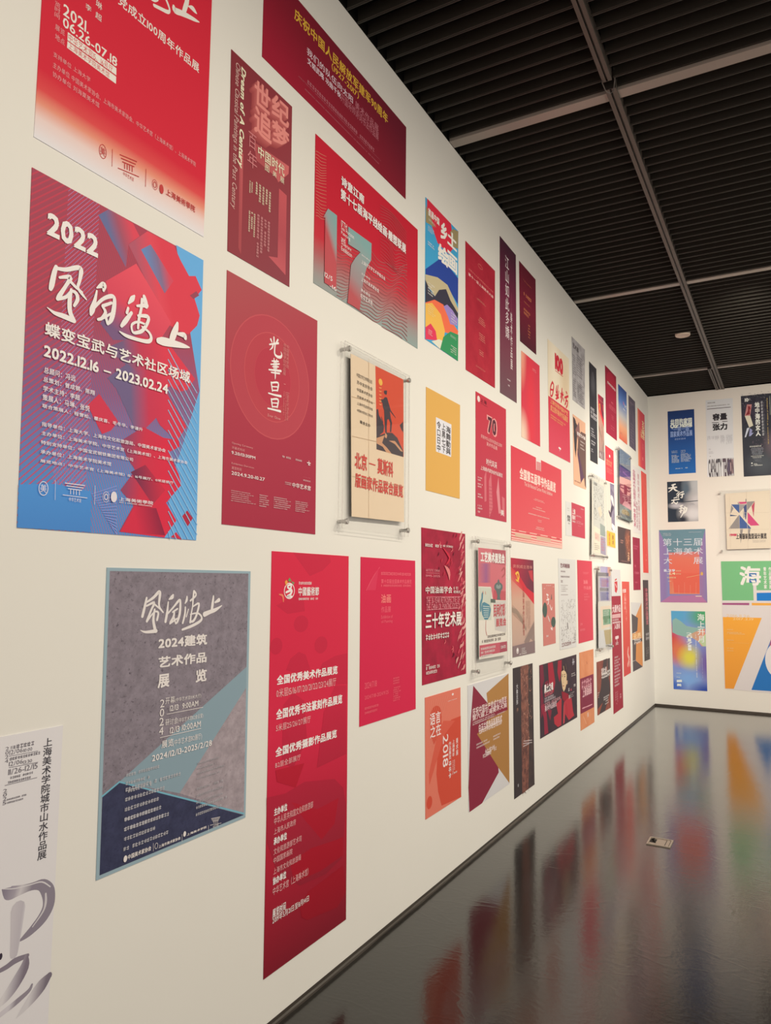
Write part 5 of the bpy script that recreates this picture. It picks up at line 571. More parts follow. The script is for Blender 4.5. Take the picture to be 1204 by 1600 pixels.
POSTERS.append(('exhibition_poster','crimson poster with a pale splintered edge and a large white thirty-year title','poster','posters on the long left wall','L',[3.4784,1.0746],[(0,8203),(5901,8227),(6039,16),(197,0)],[0.6039,0.8227],('mo',(178,39,72),(148,35,62),3),{
 'artwork_splinters':[('s',[5414,8369,38,5304,8140,204,5023,7902,25],(219,152,152)),('s',[5426,8243,38,5176,7998,181,5035,7762,25],(219,152,152)),('s',[5724,8065,38,5556,7885,110,5328,7703,25],(229,171,171)),('s',[5769,7858,38,5524,7749,105,5372,7645,25],(193,65,90)),('s',[5500,7729,38,5215,7598,159,5108,7477,25],(219,152,152)),('s',[5286,7717,37,5186,7462,75,4897,7201,25],(229,171,171)),('s',[5654,7600,38,5525,7344,150,5259,7084,25],(229,171,171)),('s',[5646,7338,38,5379,7203,208,5251,7075,25],(193,65,90)),('s',[5769,7206,38,5463,7072,95,5372,6949,25],(209,118,127)),('s',[5524,7166,38,5372,6935,155,5131,6702,25],(209,118,127)),('s',[5541,6949,38,5272,6797,170,5149,6651,25],(193,65,90)),('s',[5732,6886,38,5689,6677,83,5336,6459,25],(219,152,152)),('s',[5527,6696,38,5325,6531,150,5135,6369,25],(193,65,90)),('s',[5765,6597,38,5454,6401,76,5369,6213,25],(229,171,171)),('s',[5183,6372,37,5096,6259,107,4796,6141,24],(193,65,90)),('s',[5194,6275,37,5024,6124,122,4807,5973,24],(193,65,90)),('s',[5370,6219,37,5061,5992,190,4981,5772,25],(219,152,152)),('s',[5468,5993,37,5251,5863,144,5077,5735,25],(229,171,171)),('s',[5400,5912,37,5170,5728,116,5011,5548,25],(229,171,171)),('s',[5126,5815,37,5012,5594,158,4741,5374,24],(209,118,127)),('s',[5646,5568,38,5476,5466,210,5253,5364,25],(193,65,90)),('s',[5877,5433,38,5651,5333,177,5480,5234,25],(209,118,127)),('s',[5483,5300,37,5172,5198,198,5092,5097,25],(193,65,90)),('s',[5767,5212,38,5726,5066,104,5372,4920,25],(229,171,171)),('s',[5549,5042,37,5270,4933,133,5158,4824,25],(193,65,90)),('s',[5515,4939,37,5479,4799,137,5125,4662,25],(229,171,171)),('s',[5594,4836,37,5410,4667,174,5203,4499,25],(209,118,127)),('s',[5961,4697,38,5668,4531,199,5563,4365,25],(229,171,171)),('s',[5699,4544,38,5455,4401,87,5306,4257,25],(209,118,127)),('s',[5691,4367,38,5470,4268,183,5298,4168,25],(219,152,152)),('s',[6004,4332,38,5818,4128,114,5606,3928,25],(209,118,127)),('s',[5649,4244,37,5378,4004,120,5257,3764,25],(219,152,152)),('s',[5212,4019,37,4977,3881,110,4827,3743,24],(209,118,127)),('s',[5771,3877,38,5659,3732,163,5377,3593,25],(193,65,90)),('s',[5434,3836,37,5392,3607,168,5046,3389,24],(209,118,127)),('s',[5268,3652,37,4999,3488,144,4883,3319,24],(209,118,127)),('s',[5465,3542,37,5353,3344,172,5077,3154,24],(229,171,171)),('s',[5707,3390,37,5533,3206,202,5315,3025,25],(193,65,90)),('s',[5717,3297,37,5680,3068,112,5325,2854,25],(229,171,171)),('s',[5407,3064,37,5273,2952,133,5020,2847,24],(229,171,171)),('s',[5866,3001,38,5824,2796,211,5472,2607,25],(229,171,171)),('s',[5631,2773,37,5401,2684,92,5240,2592,25],(229,171,171)),('s',[5387,2710,37,5256,2559,121,5000,2417,24],(219,152,152)),('s',[5826,2584,38,5761,2401,108,5432,2234,25],(219,152,152)),('s',[5308,2520,37,5185,2301,190,4923,2092,24],(209,118,127)),('s',[5101,2417,37,4872,2189,146,4720,1958,24],(209,118,127)),('s',[5535,2201,37,5448,2024,204,5146,1860,24],(193,65,90)),('s',[5778,2028,37,5610,1882,151,5386,1741,25],(193,65,90)),('s',[5547,1935,37,5502,1757,204,5158,1601,24],(219,152,152)),('s',[5467,1775,37,5150,1650,193,5080,1510,24],(219,152,152)),('s',[5476,1673,37,5406,1502,118,5089,1350,24],(193,65,90)),('s',[5106,1550,36,4931,1406,202,4726,1265,24],(193,65,90)),('s',[5500,1475,37,5350,1244,197,5113,1022,24],(209,118,127)),('s',[5812,1286,37,5562,1097,115,5420,901,25],(219,152,152)),('s',[5403,1147,37,5220,994,112,5017,844,24],(219,152,152)),('s',[4864,1086,36,4622,914,198,4488,735,24],(219,152,152)),('s',[5732,782,37,5490,710,146,5342,630,24],(193,65,90)),('s',[5162,821,36,4924,630,105,4781,433,24],(229,171,171)),('s',[5821,587,37,5647,434,209,5429,287,25],(219,152,152)),('s',[5561,405,37,5323,334,90,5174,256,24],(209,118,127)),('s',[4117,1617,24,4077,1513,111,3951,1388,23],(217,97,113)),('s',[2212,7583,22,2318,7483,124,2057,7337,22],(217,97,113)),('s',[2154,6191,22,2174,6086,107,2000,5952,22],(112,26,53)),('s',[4949,6084,25,5000,5974,120,4774,5831,24],(128,29,55)),('s',[3604,6281,23,3473,6170,119,3440,6034,23],(128,29,55)),('s',[4219,7084,24,4128,6970,114,4049,6830,24],(112,26,53)),('s',[5352,6947,25,5364,6834,55,5174,6687,25],(217,97,113)),('s',[2972,3400,23,3087,3290,76,2814,3168,23],(112,26,53)),('s',[5373,5652,25,5245,5538,133,5196,5398,25],(217,97,113)),('s',[4122,1367,23,4228,1252,141,3955,1139,23],(112,26,53)),('s',[2577,6648,23,2492,6538,101,2420,6404,22],(203,54,81)),('s',[3906,6557,24,3847,6446,101,3739,6307,24],(203,54,81)),('s',[4554,1188,24,4536,1081,78,4385,959,24],(112,26,53)),('s',[3688,5794,23,3570,5684,112,3523,5548,23],(217,97,113)),('s',[3967,1771,23,4085,1655,99,3801,1542,23],(217,97,113)),('s',[2967,2171,23,3032,2061,92,2809,1945,22],(217,97,113)),('s',[4772,6019,24,4741,5907,61,4599,5766,24],(203,54,81)),('s',[4238,8156,24,4127,8039,60,4068,7897,24],(112,26,53)),('s',[2866,5945,23,2821,5838,118,2707,5703,23],(203,54,81)),('s',[3858,7310,24,3978,7205,88,3691,7056,24],(217,97,113)),('s',[4564,8181,24,4562,8069,69,4392,7920,24],(112,26,53)),('s',[3232,7686,23,3263,7579,79,3070,7434,23],(112,26,53)),('s',[3317,6370,23,3264,6261,105,3155,6123,23],(128,29,55)),('s',[3777,6737,24,3842,6630,85,3612,6487,23],(203,54,81)),('s',[2247,3162,22,2245,3058,127,2093,2935,22],(128,29,55)),('s',[2104,7002,22,2134,6897,83,1950,6759,22],(112,26,53)),('s',[2901,6245,68,3424,5921,348,3525,5517,93],(225,129,136)),('s',[2654,7239,45,3552,6737,234,3062,6316,69],(199,44,72))],
 'title_lettering':[('t','中国油画学会',467,5109,3894,4733,(237,229,231),.012),('g',4111,5127,5130,4697,2,(237,229,231),.8,'l',0),('s',[546,4554,21,5095,4516,25],(225,146,162)),('t','THE 30-YEAR RETROSPECTIVE OF',546,4516,4956,4200,(225,146,162),0),('t','THE CHINA OIL PAINTING SOCIETY',550,4176,4991,3854,(225,146,162),0),('s',[553,3861,21,5096,3865,24],(225,146,162)),('t','三十年艺术展',483,3675,5185,2880,(237,229,231),.025),('t','ARTISTIC CHINA',457,6032,2204,5899,(225,146,162),0),('s',[488,5817,16,2205,5820,17],(225,146,162)),('t','1995-2025',460,5728,2238,5610,(225,146,162),0)],
 'small_print':[('g',496,2587,3605,2269,1,(237,229,231),.85,'l',0),('g',542,1031,1021,938,1,(237,229,231),.8,'l',0),('g',543,950,2650,466,2,(237,229,231),.75,'l',0),('g',383,7401,1333,7204,1,(237,229,231),.75,'l',0),('g',1452,7405,2479,7231,1,(237,229,231),.75,'l',0),('g',2605,7424,4019,7302,1,(237,229,231),.75,'l',0)],
},0,None))
POSTERS.append(('framed_poster','tall clear acrylic frame holding a pink craft poster with teal vase and bronze censer','framed poster','posters on the long left wall','L',[4.2177,1.1361],[(0,6889),(4906,6907),(5103,0),(149,102)],[0.5103,0.6907],(229,227,222),{
 'artwork_panel':[('p',[22,6867,4948,6901,4894,3582,2502,3642,2153,4476,39,4503],(207,98,118)),('p',[2373,6877,4948,6895,4932,5904,2363,5967],(177,60,88)),('p',[77,5930,2103,5948,2091,4737,70,4726],('lg',.05,.4,.4,.4,(0,(197,96,122)),(.6,(151,75,141)),(1,(191,96,118)))),('p',[2624,4271,4903,4173,4894,3594,2535,3659],(191,62,85)),('p',[114,4458,2249,4400,2228,2387,103,2468],(201,210,201)),('p',[2534,3572,4929,3564,4930,1474,2842,1729],(205,202,203)),('p',[637,3490,1021,3540,1884,3352,2138,3058,1958,2661,1558,2435,1059,2454,632,2789,513,3212],(56,130,159)),('s',[391,3048,207,393,3439,269,608,3715,229,671,3996,251,794,4108,105],(56,130,159)),('s',[788,3290,42,1883,3226,43],(201,218,217)),('s',[818,3154,42,1834,3101,43],(201,218,217)),('s',[847,3019,42,1785,2976,43],(201,218,217)),('s',[877,2883,42,1736,2851,43],(201,218,217)),('s',[907,2747,42,1688,2727,43],(201,218,217)),('s',[937,2610,42,1639,2603,43],(201,218,217)),('s',[764,4193,84,824,4051,63],(197,85,83)),('s',[1181,4162,85,1227,4025,64],(197,106,83)),('e',3513,4477,783,298,(72,94,102),0),('e',3513,4506,442,155,(131,149,152),0),('s',[3485,4923,115,3517,4745,414],(72,94,102)),('p',[3038,4270,3990,4267,3744,3910,3878,3640,3198,3649,3303,3914],(72,94,102)),('p',[2081,3724,2931,3683,2929,3460,2078,3487],(70,90,85)),('s',[4078,5531,94,4608,5725,167,4691,5360,143,4159,5110,94],(171,54,72)),('s',[1276,2400,53,1210,1895,53,1393,1490,64],(197,75,83)),('p',[198,939,5063,887,5088,246,194,257],(197,71,99)),('p',[3703,890,5063,887,5088,246,3694,244],(169,49,85))],
 'title_lettering':[('t','工艺美术展览会',413,6636,4648,6019,(237,235,238),.04),('t','民间灯彩',2597,3361,4735,2580,(197,68,85),.03),('t','展览会',3016,2438,4884,1935,(197,68,85),.03)],
 'small_print':[('g',1550,1481,4750,1303,1,(111,96,99),.7,'l',0),('g',395,1241,4013,1047,1,(111,96,99),.6,'l',0),('g',377,816,3523,140,3,(237,235,238),.7,'l',0),('g',3871,678,4843,480,1,(237,235,238),.7,'l',0)],
},.022,[4.1500,4.7650,1.0520,1.8880]))
POSTERS.append(('exhibition_poster','small salmon pink poster with two dark green pods, hung beside the white sketch poster','poster','posters on the long left wall','L',[5.5914,1.1308],[(0,4783),(3345,4787),(3489,18),(179,0)],[0.3489,0.4787],(205,130,127),{
 'artwork_pods':[('e',626,2744,586,579,(80,98,95),0),('e',2883,1722,626,419,(80,98,95),0),('s',[2414,3871,142,2426,3616,256],(80,98,95)),('s',[1114,3945,138,1540,3879,139],(237,227,231)),('s',[1320,3756,111,1629,3376,139,1405,3160,111],(237,227,231)),('s',[1098,3509,110,1744,3562,112],(237,227,231)),('s',[1945,3118,84,2368,2729,142,2597,2914,86],(237,227,231)),('s',[1371,2256,83,1893,1800,140,1576,2000,83],(237,227,231)),('s',[2200,1284,141,2525,1142,142,2534,1363,85],(237,227,231))],
 'small_print':[('g',1035,4682,2443,4610,1,(237,227,231),.6,'l',0),('g',394,4445,727,4371,1,(237,227,231),.55,'l',0),('g',2776,4572,3224,4508,1,(237,227,231),.55,'l',0),('g',891,792,1524,632,1,(237,227,231),.55,'l',0)],
},0,None))
POSTERS.append(('exhibition_poster','white poster with a black line sketch under a plum heading','poster','posters on the long left wall','L',[6.0406,1.0596],[(0,7594),(5453,7672),(5432,0),(172,94)],[0.5453,0.7672],(219,221,226),{
 'artwork_sketch':[('k',595,4162,5252,661,150,(121,113,122),10,7,.09),('s',[2537,2172,159,2693,1760,256],(97,90,99)),('k',3324,5083,5121,4095,10,(191,187,196),8,3,.12)],
 'lettering':[('t','艺术海报展',640,7216,3493,6853,(113,54,74),.035),('g',708,6617,2123,6469,1,(131,106,118),.8,'l',0),('g',641,6190,3476,6022,1,(131,106,118),.8,'l',0),('g',672,5818,1437,5596,1,(121,85,99),.8,'l',0),('s',[652,5386,31,2826,5371,32],(151,138,146)),('g',697,5320,2797,4811,3,(161,149,155),.4,'l',0),('s',[663,4598,46,2836,4579,48],(161,149,155)),('g',719,634,3641,282,1,(141,96,106),.7,'l',0),('g',4572,1463,5225,176,2,(151,138,141),.6,'l',1),('g',4017,496,4912,370,1,(151,106,118),.55,'l',0)],
},0,None))
POSTERS.append(('exhibition_poster','plain rose red poster with faint pink lettering between the sketch poster and a framed print','poster','posters on the long left wall','L',[6.6499,1.0818],[(0,7436),(5473,7489),(5559,1),(123,0)],[0.5559,0.7489],(213,75,97),{
 'lettering':[('g',1931,6411,4941,6212,2,(227,128,143),.7,'l',0),('t','油画',2106,5667,3641,5305,(233,138,150),.02),('t','作品展',2114,5108,4958,4790,(231,132,146),.01),('g',2232,4475,4425,3740,3,(227,123,139),.6,'l',0),('g',747,1786,1730,1565,1,(229,128,143),.55,'l',0),('g',755,1265,2554,1045,1,(229,128,143),.55,'l',0)],
},0,None))
POSTERS.append(('exhibition_poster','tall wine red poster topped by a pale panel with a small red emblem','poster','posters on the long left wall','L',[8.0311,0.2635],[(51,15074),(4736,15109),(4906,26),(0,0)],[0.4906,1.5109],(161,54,74),{
 'pale_panel':[('p',[37,15071,4733,15111,4680,12231,-58,12232],(211,212,220))],
 'emblem':[('p',[1627,13768,3068,13836,3096,12952,2500,12545,1748,12723],(197,64,76)),('s',[1916,13944,166,2755,14069,169],(197,85,90)),('s',[2043,13537,166,2672,13188,168],(227,202,210))],
 'lettering':[('t','大展作品',330,11272,4447,10472,(227,208,217),.03),('p',[136,10289,4488,10304,4501,9853,205,9891],(211,170,178)),('g',305,9830,4445,9286,2,(227,208,217),.8,'l',0),('s',[266,9390,64,4452,9357,69],(227,208,217)),('t','入选名',1105,9264,3927,8695,(227,208,217),.03),('s',[1614,7775,327,3047,7783,336],(227,208,217)),('s',[2376,7730,199,2337,7329,199],(227,208,217)),('g',1570,7297,3194,6984,1,(227,208,217),.55,'l',0),('g',901,5892,3930,5252,2,(227,208,217),.6,'l',0),('g',848,5309,3870,4651,2,(227,208,217),.6,'l',0),('g',790,4684,3806,4006,2,(227,208,217),.6,'l',0),('g',724,3971,3733,3271,2,(227,208,217),.6,'l',0),('g',667,3349,3670,2630,2,(227,208,217),.6,'l',0),('g',820,2134,2303,648,3,(215,159,171),.5,'l',1),('g',3236,1668,3928,658,1,(215,159,171),.7,'l',1)],
},0,None))
POSTERS.append(('exhibition_poster','tall vermilion poster with sparse white upright script, right of the wine red one','poster','posters on the long left wall','L',[8.5927,0.5885],[(0,10582),(4134,10573),(3917,61),(75,0)],[0.4134,1.0582],('lg',.5,0,.5,1,(0,(219,98,90)),(1,(209,83,83))),{
 'lettering':[('t','光影',212,9735,2141,9312,(229,225,229),.03),('v','上海作品',829,9206,2127,7414,(233,180,176),.01),('g',1641,7412,2436,5834,1,(227,138,129),.4,'l',1),('s',[2801,2992,361,2403,2355,578,3019,1731,433,2313,1090,504],(233,180,176)),('v','大展',3025,2152,3624,792,(233,180,176),.01)],
},0,None))
POSTERS.append(('exhibition_poster','pale poster cut by orange and charcoal slabs, low in the far corner','poster','posters on the long left wall','L',[9.0949,0.5905],[(0,8145),(6604,7950),(6560,52),(201,0)],[0.6604,0.8145],(215,216,222),{
 'artwork_slabs':[('p',[2549,6381,6613,7956,6564,49,4228,589,1871,1244],(219,151,97)),('p',[109,6806,4061,6158,3450,4615,237,4462],(97,90,95)),('p',[304,3324,2596,3303,2073,1227,199,1260],(97,90,95)),('p',[192,1198,1866,1206,6489,43,254,17],(92,85,92)),('p',[237,4462,6311,4429,6353,3597,224,3770],(215,159,109))],
 'lettering':[('t','无界',882,4307,5705,3722,(241,208,164),.03),('p',[217,3707,6497,3562,6523,3186,236,3303],(84,77,85)),('g',625,3809,6135,3050,1,(229,225,229),.85,'l',0)],
},0,None))
POSTERS.append(('exhibition_poster','black strip poster with columns of reddish lettering, tightest in the lower far corner','poster','posters on the long left wall','L',[9.8875,0.6413],[(124,10333),(3974,10341),(3937,0),(0,65)],[0.3974,1.0341],(82,79,83),{
 'artwork_patch':[('p',[266,9306,2427,9306,2402,5697,1230,5190,230,6225],('lg',.2,.1,.6,.5,(0,(121,56,67)),(1,(82,79,83))))],
 'lettering':[('v','中国美术作品展览',1732,9306,3330,4555,(197,119,132),.03),('g',1214,3544,3631,2072,3,(207,208,217),.7,'l',1),('g',1197,1692,3152,323,3,(151,149,155),.5,'l',1)],
},0,None))
POSTERS.append(('exhibition_poster','orange poster with a plum band across its middle, beneath the rose red poster','poster','posters on the long left wall','L',[6.6750,0.3134],[(0,6857),(5245,6819),(5189,0),(103,32)],[0.5245,0.6857],('mo',(223,153,118),(215,140,104),3),{
 'plum_band':[('p',[95,4550,5094,4499,5105,1407,115,1488],(135,56,81))],
 'lettering':[('g',1707,4337,3291,3997,1,(217,159,176),.6,'c',0),('g',656,4315,4518,3517,1,(217,159,176),.75,'c',0),('t','上海油画展',944,3599,4241,2807,(227,187,199),.03),('s',[714,1892,77,1339,1867,130,1974,1841,79,3055,1797,108,4395,1763,84],(217,159,176)),('s',[2536,5858,108,2699,5674,135],(181,106,83)),('v','展',2496,1265,2989,815,(229,225,229),0),('s',[1082,1121,77,2091,346,105],(231,180,152))],
},0,None))
POSTERS.append(('exhibition_poster','small charcoal and rust angular poster hanging below the frame of lilac cards','poster','posters on the long left wall','L',[7.3191,0.3497],[(0,5099),(5845,5034),(5854,0),(18,64)],[0.5854,0.5099],('mo',(151,90,81),(129,75,72),3),{
 'artwork_angles':[('p',[2875,5082,4553,5093,4255,4087,5523,2546,5723,1695,3187,52,100,52,120,1593,1444,2321],(76,68,74)),('p',[46,610,2240,979,678,33,100,52],(151,85,74)),('p',[4550,5058,5850,5033,5833,3581,4739,2867],(86,77,81))],
 'lettering':[('t','视觉力量',1899,4309,4215,3601,(215,202,206),.03),('g',1971,3939,5587,3273,1,(229,225,229),.8,'l',0),('g',264,2239,1092,1602,3,(229,225,229),.5,'l',0),('g',2688,1489,5504,1073,2,(229,225,229),.7,'l',0),('g',3271,1071,5351,564,2,(229,225,229),.5,'l',0)],
},0,None))
POSTERS.append(('exhibition_poster','wide dark poster painted with a pale-faced woman in a red coat','poster','posters on the long left wall','L',[5.4978,0.4524],[(0,5426),(10757,5405),(10728,0),(74,16)],[1.0757,0.5426],('mo',(74,60,72),(62,52,65),3),{
 'artwork_figure':[('p',[86,5414,918,5397,1184,4219,553,3661,977,2714,635,1647,253,1483,223,3700],(125,49,72)),('p',[2168,5390,3467,5370,4150,3711,3615,2929,2424,3718],(167,47,69)),('p',[4990,5343,6080,5323,6005,4477,5346,3579,4778,4452],(167,47,69)),('p',[209,2372,1122,2471,1711,1623,2126,113,1114,127,1006,1369],(151,52,76)),('p',[1879,1916,3072,1701,2637,940],(141,49,74)),('p',[1332,4022,2120,4118,2422,3672,1470,3554],(121,43,65)),('p',[4330,1993,5902,2263,5715,131,4759,118,3765,534,3621,1066,4806,1172],(187,62,78)),('p',[6598,1833,7898,2056,8936,1874,9358,709,9728,302,7989,164,7447,493,6914,864,6698,169,6247,143,6403,1520],(187,62,78)),('p',[5926,2790,6637,2656,7914,2352,8085,2033,6600,1881,6079,2240],(151,43,62)),('s',[6586,1591,91,6427,163,113],(207,117,125)),('s',[7317,1590,70,7546,625,70],(131,39,58)),('p',[5731,4310,6098,4566,6558,4767,6927,4881,7366,4445,7692,3519,7400,3254,7153,3873,6903,4391,6178,4363,5890,3907],(66,49,58)),('p',[5912,4389,6633,4441,7173,4266,7529,3983,7400,3254,7012,2856,6549,2691,6204,2999,5881,3714],(223,197,164)),('p',[7412,3500,7746,3489,7733,3217,7395,3156],(209,174,146)),('s',[6077,4101,57,6381,4099,46],(90,64,65)),('s',[6668,4050,57,7107,4065,46],(90,64,65)),('e',6160,3976,125,44,(80,64,67),0),('e',6879,3891,164,49,(80,64,67),0),('s',[6477,3845,34,6351,3468,57,6565,3416,46],(197,149,118)),('s',[6303,3206,57,6481,3162,91,6663,3180,46],(171,85,83)),('s',[6558,4767,92,6758,4405,69],(223,197,164)),('s',[7204,4906,35,7458,4436,47],(151,128,106))],
 'title_lettering':[('t','黑土之魂',1170,3831,3478,3226,(233,229,233),.04),('g',1273,3261,3465,2891,1,(215,117,136),.9,'l',0),('g',1213,2886,5490,2507,2,(215,202,217),.9,'l',0),('g',1184,2485,5547,2212,1,(207,159,173),.8,'l',0),('t','美术作品展览',1237,2246,4391,1828,(227,202,215),.02)],
 'small_print':[('g',9306,5152,10021,4141,1,(191,191,208),.9,'l',1),('g',8951,3965,10594,3621,2,(233,229,233),.5,'l',0),('g',7936,2796,8291,2355,1,(233,229,233),.7,'l',1),('t','美',8595,2699,8988,2492,(201,85,106),.02),('g',9677,2949,10503,2727,1,(233,229,233),.6,'l',0),('g',8483,2382,9818,1914,3,(233,229,233),.4,'l',0),('t','展',8001,2217,8458,1910,(233,229,233),0)],
},0,None))
POSTERS.append(('exhibition_poster','black poster split by a rusty textured column, standing low beside the maroon and ochre poster','poster','posters on the long left wall','L',[4.9030,0.1566],[(0,8722),(4315,8695),(4538,0),(126,25)],[0.4538,0.8722],(66,60,65),{
 'artwork_column':[('p',[1566,8701,3305,8708,3291,6239,3348,3438,3123,38,1763,-19,1701,3726,1665,6450],('mo',(151,102,92),(97,68,69),9)),('p',[3305,8708,3816,8704,4175,4124,4545,-2,3123,14,3348,3438,3318,6236],('mo',(84,71,72),(66,60,65),6)),('k',1663,8547,4043,3317,60,(197,149,136),9,11,.1),('k',1689,5324,3248,-193,60,(70,56,60),9,12,.08),('s',[2177,3482,50,4013,3240,53],(201,191,199)),('s',[2046,3346,50,4009,3075,53],(201,191,199)),('s',[2041,3147,50,3339,3113,52],(201,191,199))],
 'lettering':[('v','大象无形',649,7594,1011,6185,(201,202,213),.015),('g',711,5941,1045,5498,1,(151,117,106),.7,'l',1),('g',845,872,1133,644,1,(201,202,213),.55,'l',0)],
},0,None))
POSTERS.append(('exhibition_poster','white poster of a maroon and an ochre polygon crossing, near the floor','poster','posters on the long left wall','L',[4.1054,0.2794],[(0,7246),(7083,7256),(7131,20),(161,0)],[0.7131,0.7256],(213,214,222),{
 'artwork_polygons':[('p',[859,7149,3273,5775,3209,5300,5075,1460,5135,1194,2254,-7,248,-23,111,1405,383,4766],(139,49,72)),('p',[3021,6447,7084,7253,7140,72,5139,1446,1435,4220,2964,4418,3213,5783],(173,128,78)),('p',[708,5557,6671,5750,6883,4887,2383,4756,1435,4220,526,4743],(139,47,69)),('p',[3021,6447,7038,7234,6738,5703,3213,5783],(177,132,81))],
 'title_lettering':[('t','庆祝中国共产党成立99周年',745,5830,6687,5346,(233,218,222),.012),('t','第六届上海美术大展',708,5404,6705,5083,(233,218,222),.012),('g',742,5032,6655,4806,2,(233,218,222),.75,'l',0),('t','白玉兰奖作品巡展形式',1736,4728,5760,4279,(233,218,222),.02),('g',1810,4452,5757,4133,1,(233,218,222),.7,'l',0)],
 'small_print':[('g',4164,3687,5964,3328,2,(233,218,222),.6,'l',0),('g',1321,3695,3671,3323,2,(233,218,222),.6,'l',0),('g',2757,3088,4567,2788,1,(233,218,222),.7,'l',0),('g',2951,2912,4859,2675,1,(233,218,222),.7,'l',0),('g',2369,2849,3745,2599,1,(233,218,222),.7,'l',0)],
},0,None))
POSTERS.append(('exhibition_poster','salmon and orange poster with rounded blob shapes and an upright year, lowest in its column','poster','posters on the long left wall','L',[3.5322,0.3896],[(0,6174),(4657,6169),(4745,28),(129,0)],[0.4745,0.6174],(223,125,109),{
 'artwork_blobs':[('e',1321,5047,732,536,(209,83,67),0),('p',[603,4914,2064,4937,2068,4318,1116,3569,653,4189],(209,83,67)),('p',[2448,4257,3385,4550,4696,4558,4766,30,2095,209,1645,1054,1419,2006,1556,3185],(209,83,67)),('p',[566,1629,2450,3884,3868,4412,2293,4654,1404,3819,490,2205],(215,98,83)),('e',575,747,336,323,(209,83,67),0),('s',[522,5945,20,121,4279,20],(229,149,136)),('s',[807,5943,20,205,4147,20],(229,149,136)),('s',[1095,5942,21,290,4014,20],(229,149,136)),('s',[1387,5941,21,375,3881,20],(229,149,136)),('s',[1682,5940,21,460,3747,20],(229,149,136)),('s',[1982,5939,21,546,3613,20],(229,149,136)),('s',[2285,5937,22,632,3478,20],(229,149,136)),('s',[2593,5936,22,718,3343,20],(229,149,136)),('s',[2904,5935,22,804,3207,20],(229,149,136))],
 'title_lettering':[('t','语言',600,5263,1916,4631,(241,229,233),.012),('t','之在',649,4599,1965,3976,(241,229,233),.012),('r','2018',2237,3858,2922,2156,(241,229,233),.005)],
 'small_print':[('v','作品展览',3010,3388,3329,2424,(241,229,233),.01),('v','上海青年',3484,3417,3808,2476,(241,229,233),.01),('v','美术展',4001,3429,4298,2445,(241,229,233),.01),('g',2874,5635,4194,5592,1,(241,229,233),.8,'l',0),('e',3540,5920,129,64,(241,229,233),0),('g',2999,2321,3334,1158,1,(241,229,233),.7,'l',1),('g',3472,2289,3876,1480,2,(241,229,233),.5,'l',1),('g',3474,1629,4201,1525,1,(241,229,233),.7,'l',0)],
},0,None))
POSTERS.append(('framed_poster','clear acrylic frame around a cream sheet of tangled grey line drawing, over colour blocks','framed poster','posters on the long left wall','L',[7.0993,1.8921],[(730,7526),(6362,7654),(6143,54),(0,0)],[0.6362,0.7654],(225,225,219),{
 'artwork_drawing':[('p',[1174,7275,5836,7211,5544,2614,925,2745],(204,209,210)),('k',1239,6936,5535,3540,150,(96,101,104),13,21,.1),('p',[2783,4706,4081,5031,4743,4285,3897,3818],(231,214,198)),('t','上海漫画',1259,7162,2708,6892,(73,77,80),.03)],
 'artwork_blocks':[('p',[1110,2871,3830,2607,3694,184,886,309],(235,231,217)),('p',[1417,2273,3504,2149,3459,1392,1354,1519],(235,203,196)),('p',[3749,3286,5874,3089,5960,2028,3680,2075],(140,160,163)),('p',[3796,2001,5957,1952,6023,129,3699,260],(156,149,186))],
 'lettering':[('g',3908,1851,5790,507,5,(204,99,132),.8,'l',0),('g',1208,1216,3345,483,4,(156,153,156),.5,'l',0),('g',1524,2124,3292,1617,3,(223,164,167),.6,'l',0)],
},.022,[7.1000,7.7100,1.8570,2.6800]))
POSTERS.append(('framed_poster','acrylic-fronted print of grey, violet, pink and maroon bands near the far corner','framed poster','posters on the long left wall','L',[8.4398,2.3526],[(505,8011),(6839,8018),(6608,0),(0,51)],[0.6839,0.8018],(148,160,173),{
 'artwork_bands':[('p',[505,8011,6839,8018,6797,6575,394,6260],(135,151,173)),('p',[394,6260,6806,6895,6779,5933,374,5942],(157,158,161)),('p',[384,6101,6783,6094,6751,4971,303,4827],(118,84,137)),('p',[389,6181,6786,6174,6781,6014,374,5942],(80,73,113)),('p',[2278,5620,6760,5292,6756,5132,2266,5381],(161,113,183)),('p',[298,4748,6753,5051,6726,4089,247,3952],(242,178,178)),('p',[247,3952,6728,4169,6654,1604,101,1643],(157,66,94)),('e',3462,3461,3115,479,(238,169,173),0),('p',[2586,4103,4397,4097,4348,2897,2525,2906],(161,60,87)),('p',[227,3633,6714,3688,6709,3528,217,3474],(161,60,87)),('p',[1412,1635,2750,2186,4713,2256,6528,1765,6645,1283,1394,1317],(231,169,183)),('p',[101,1643,6649,1443,6608,0,0,51],(129,144,147)),('e',3341,825,2237,399,(157,140,97),0),('s',[355,447,291,5962,486,292],(95,104,113))],
 'lettering':[('k',645,5145,6409,4331,12,(161,146,195),6,3,.1)],
},.022,[8.3600,9.0800,2.3350,3.1500]))
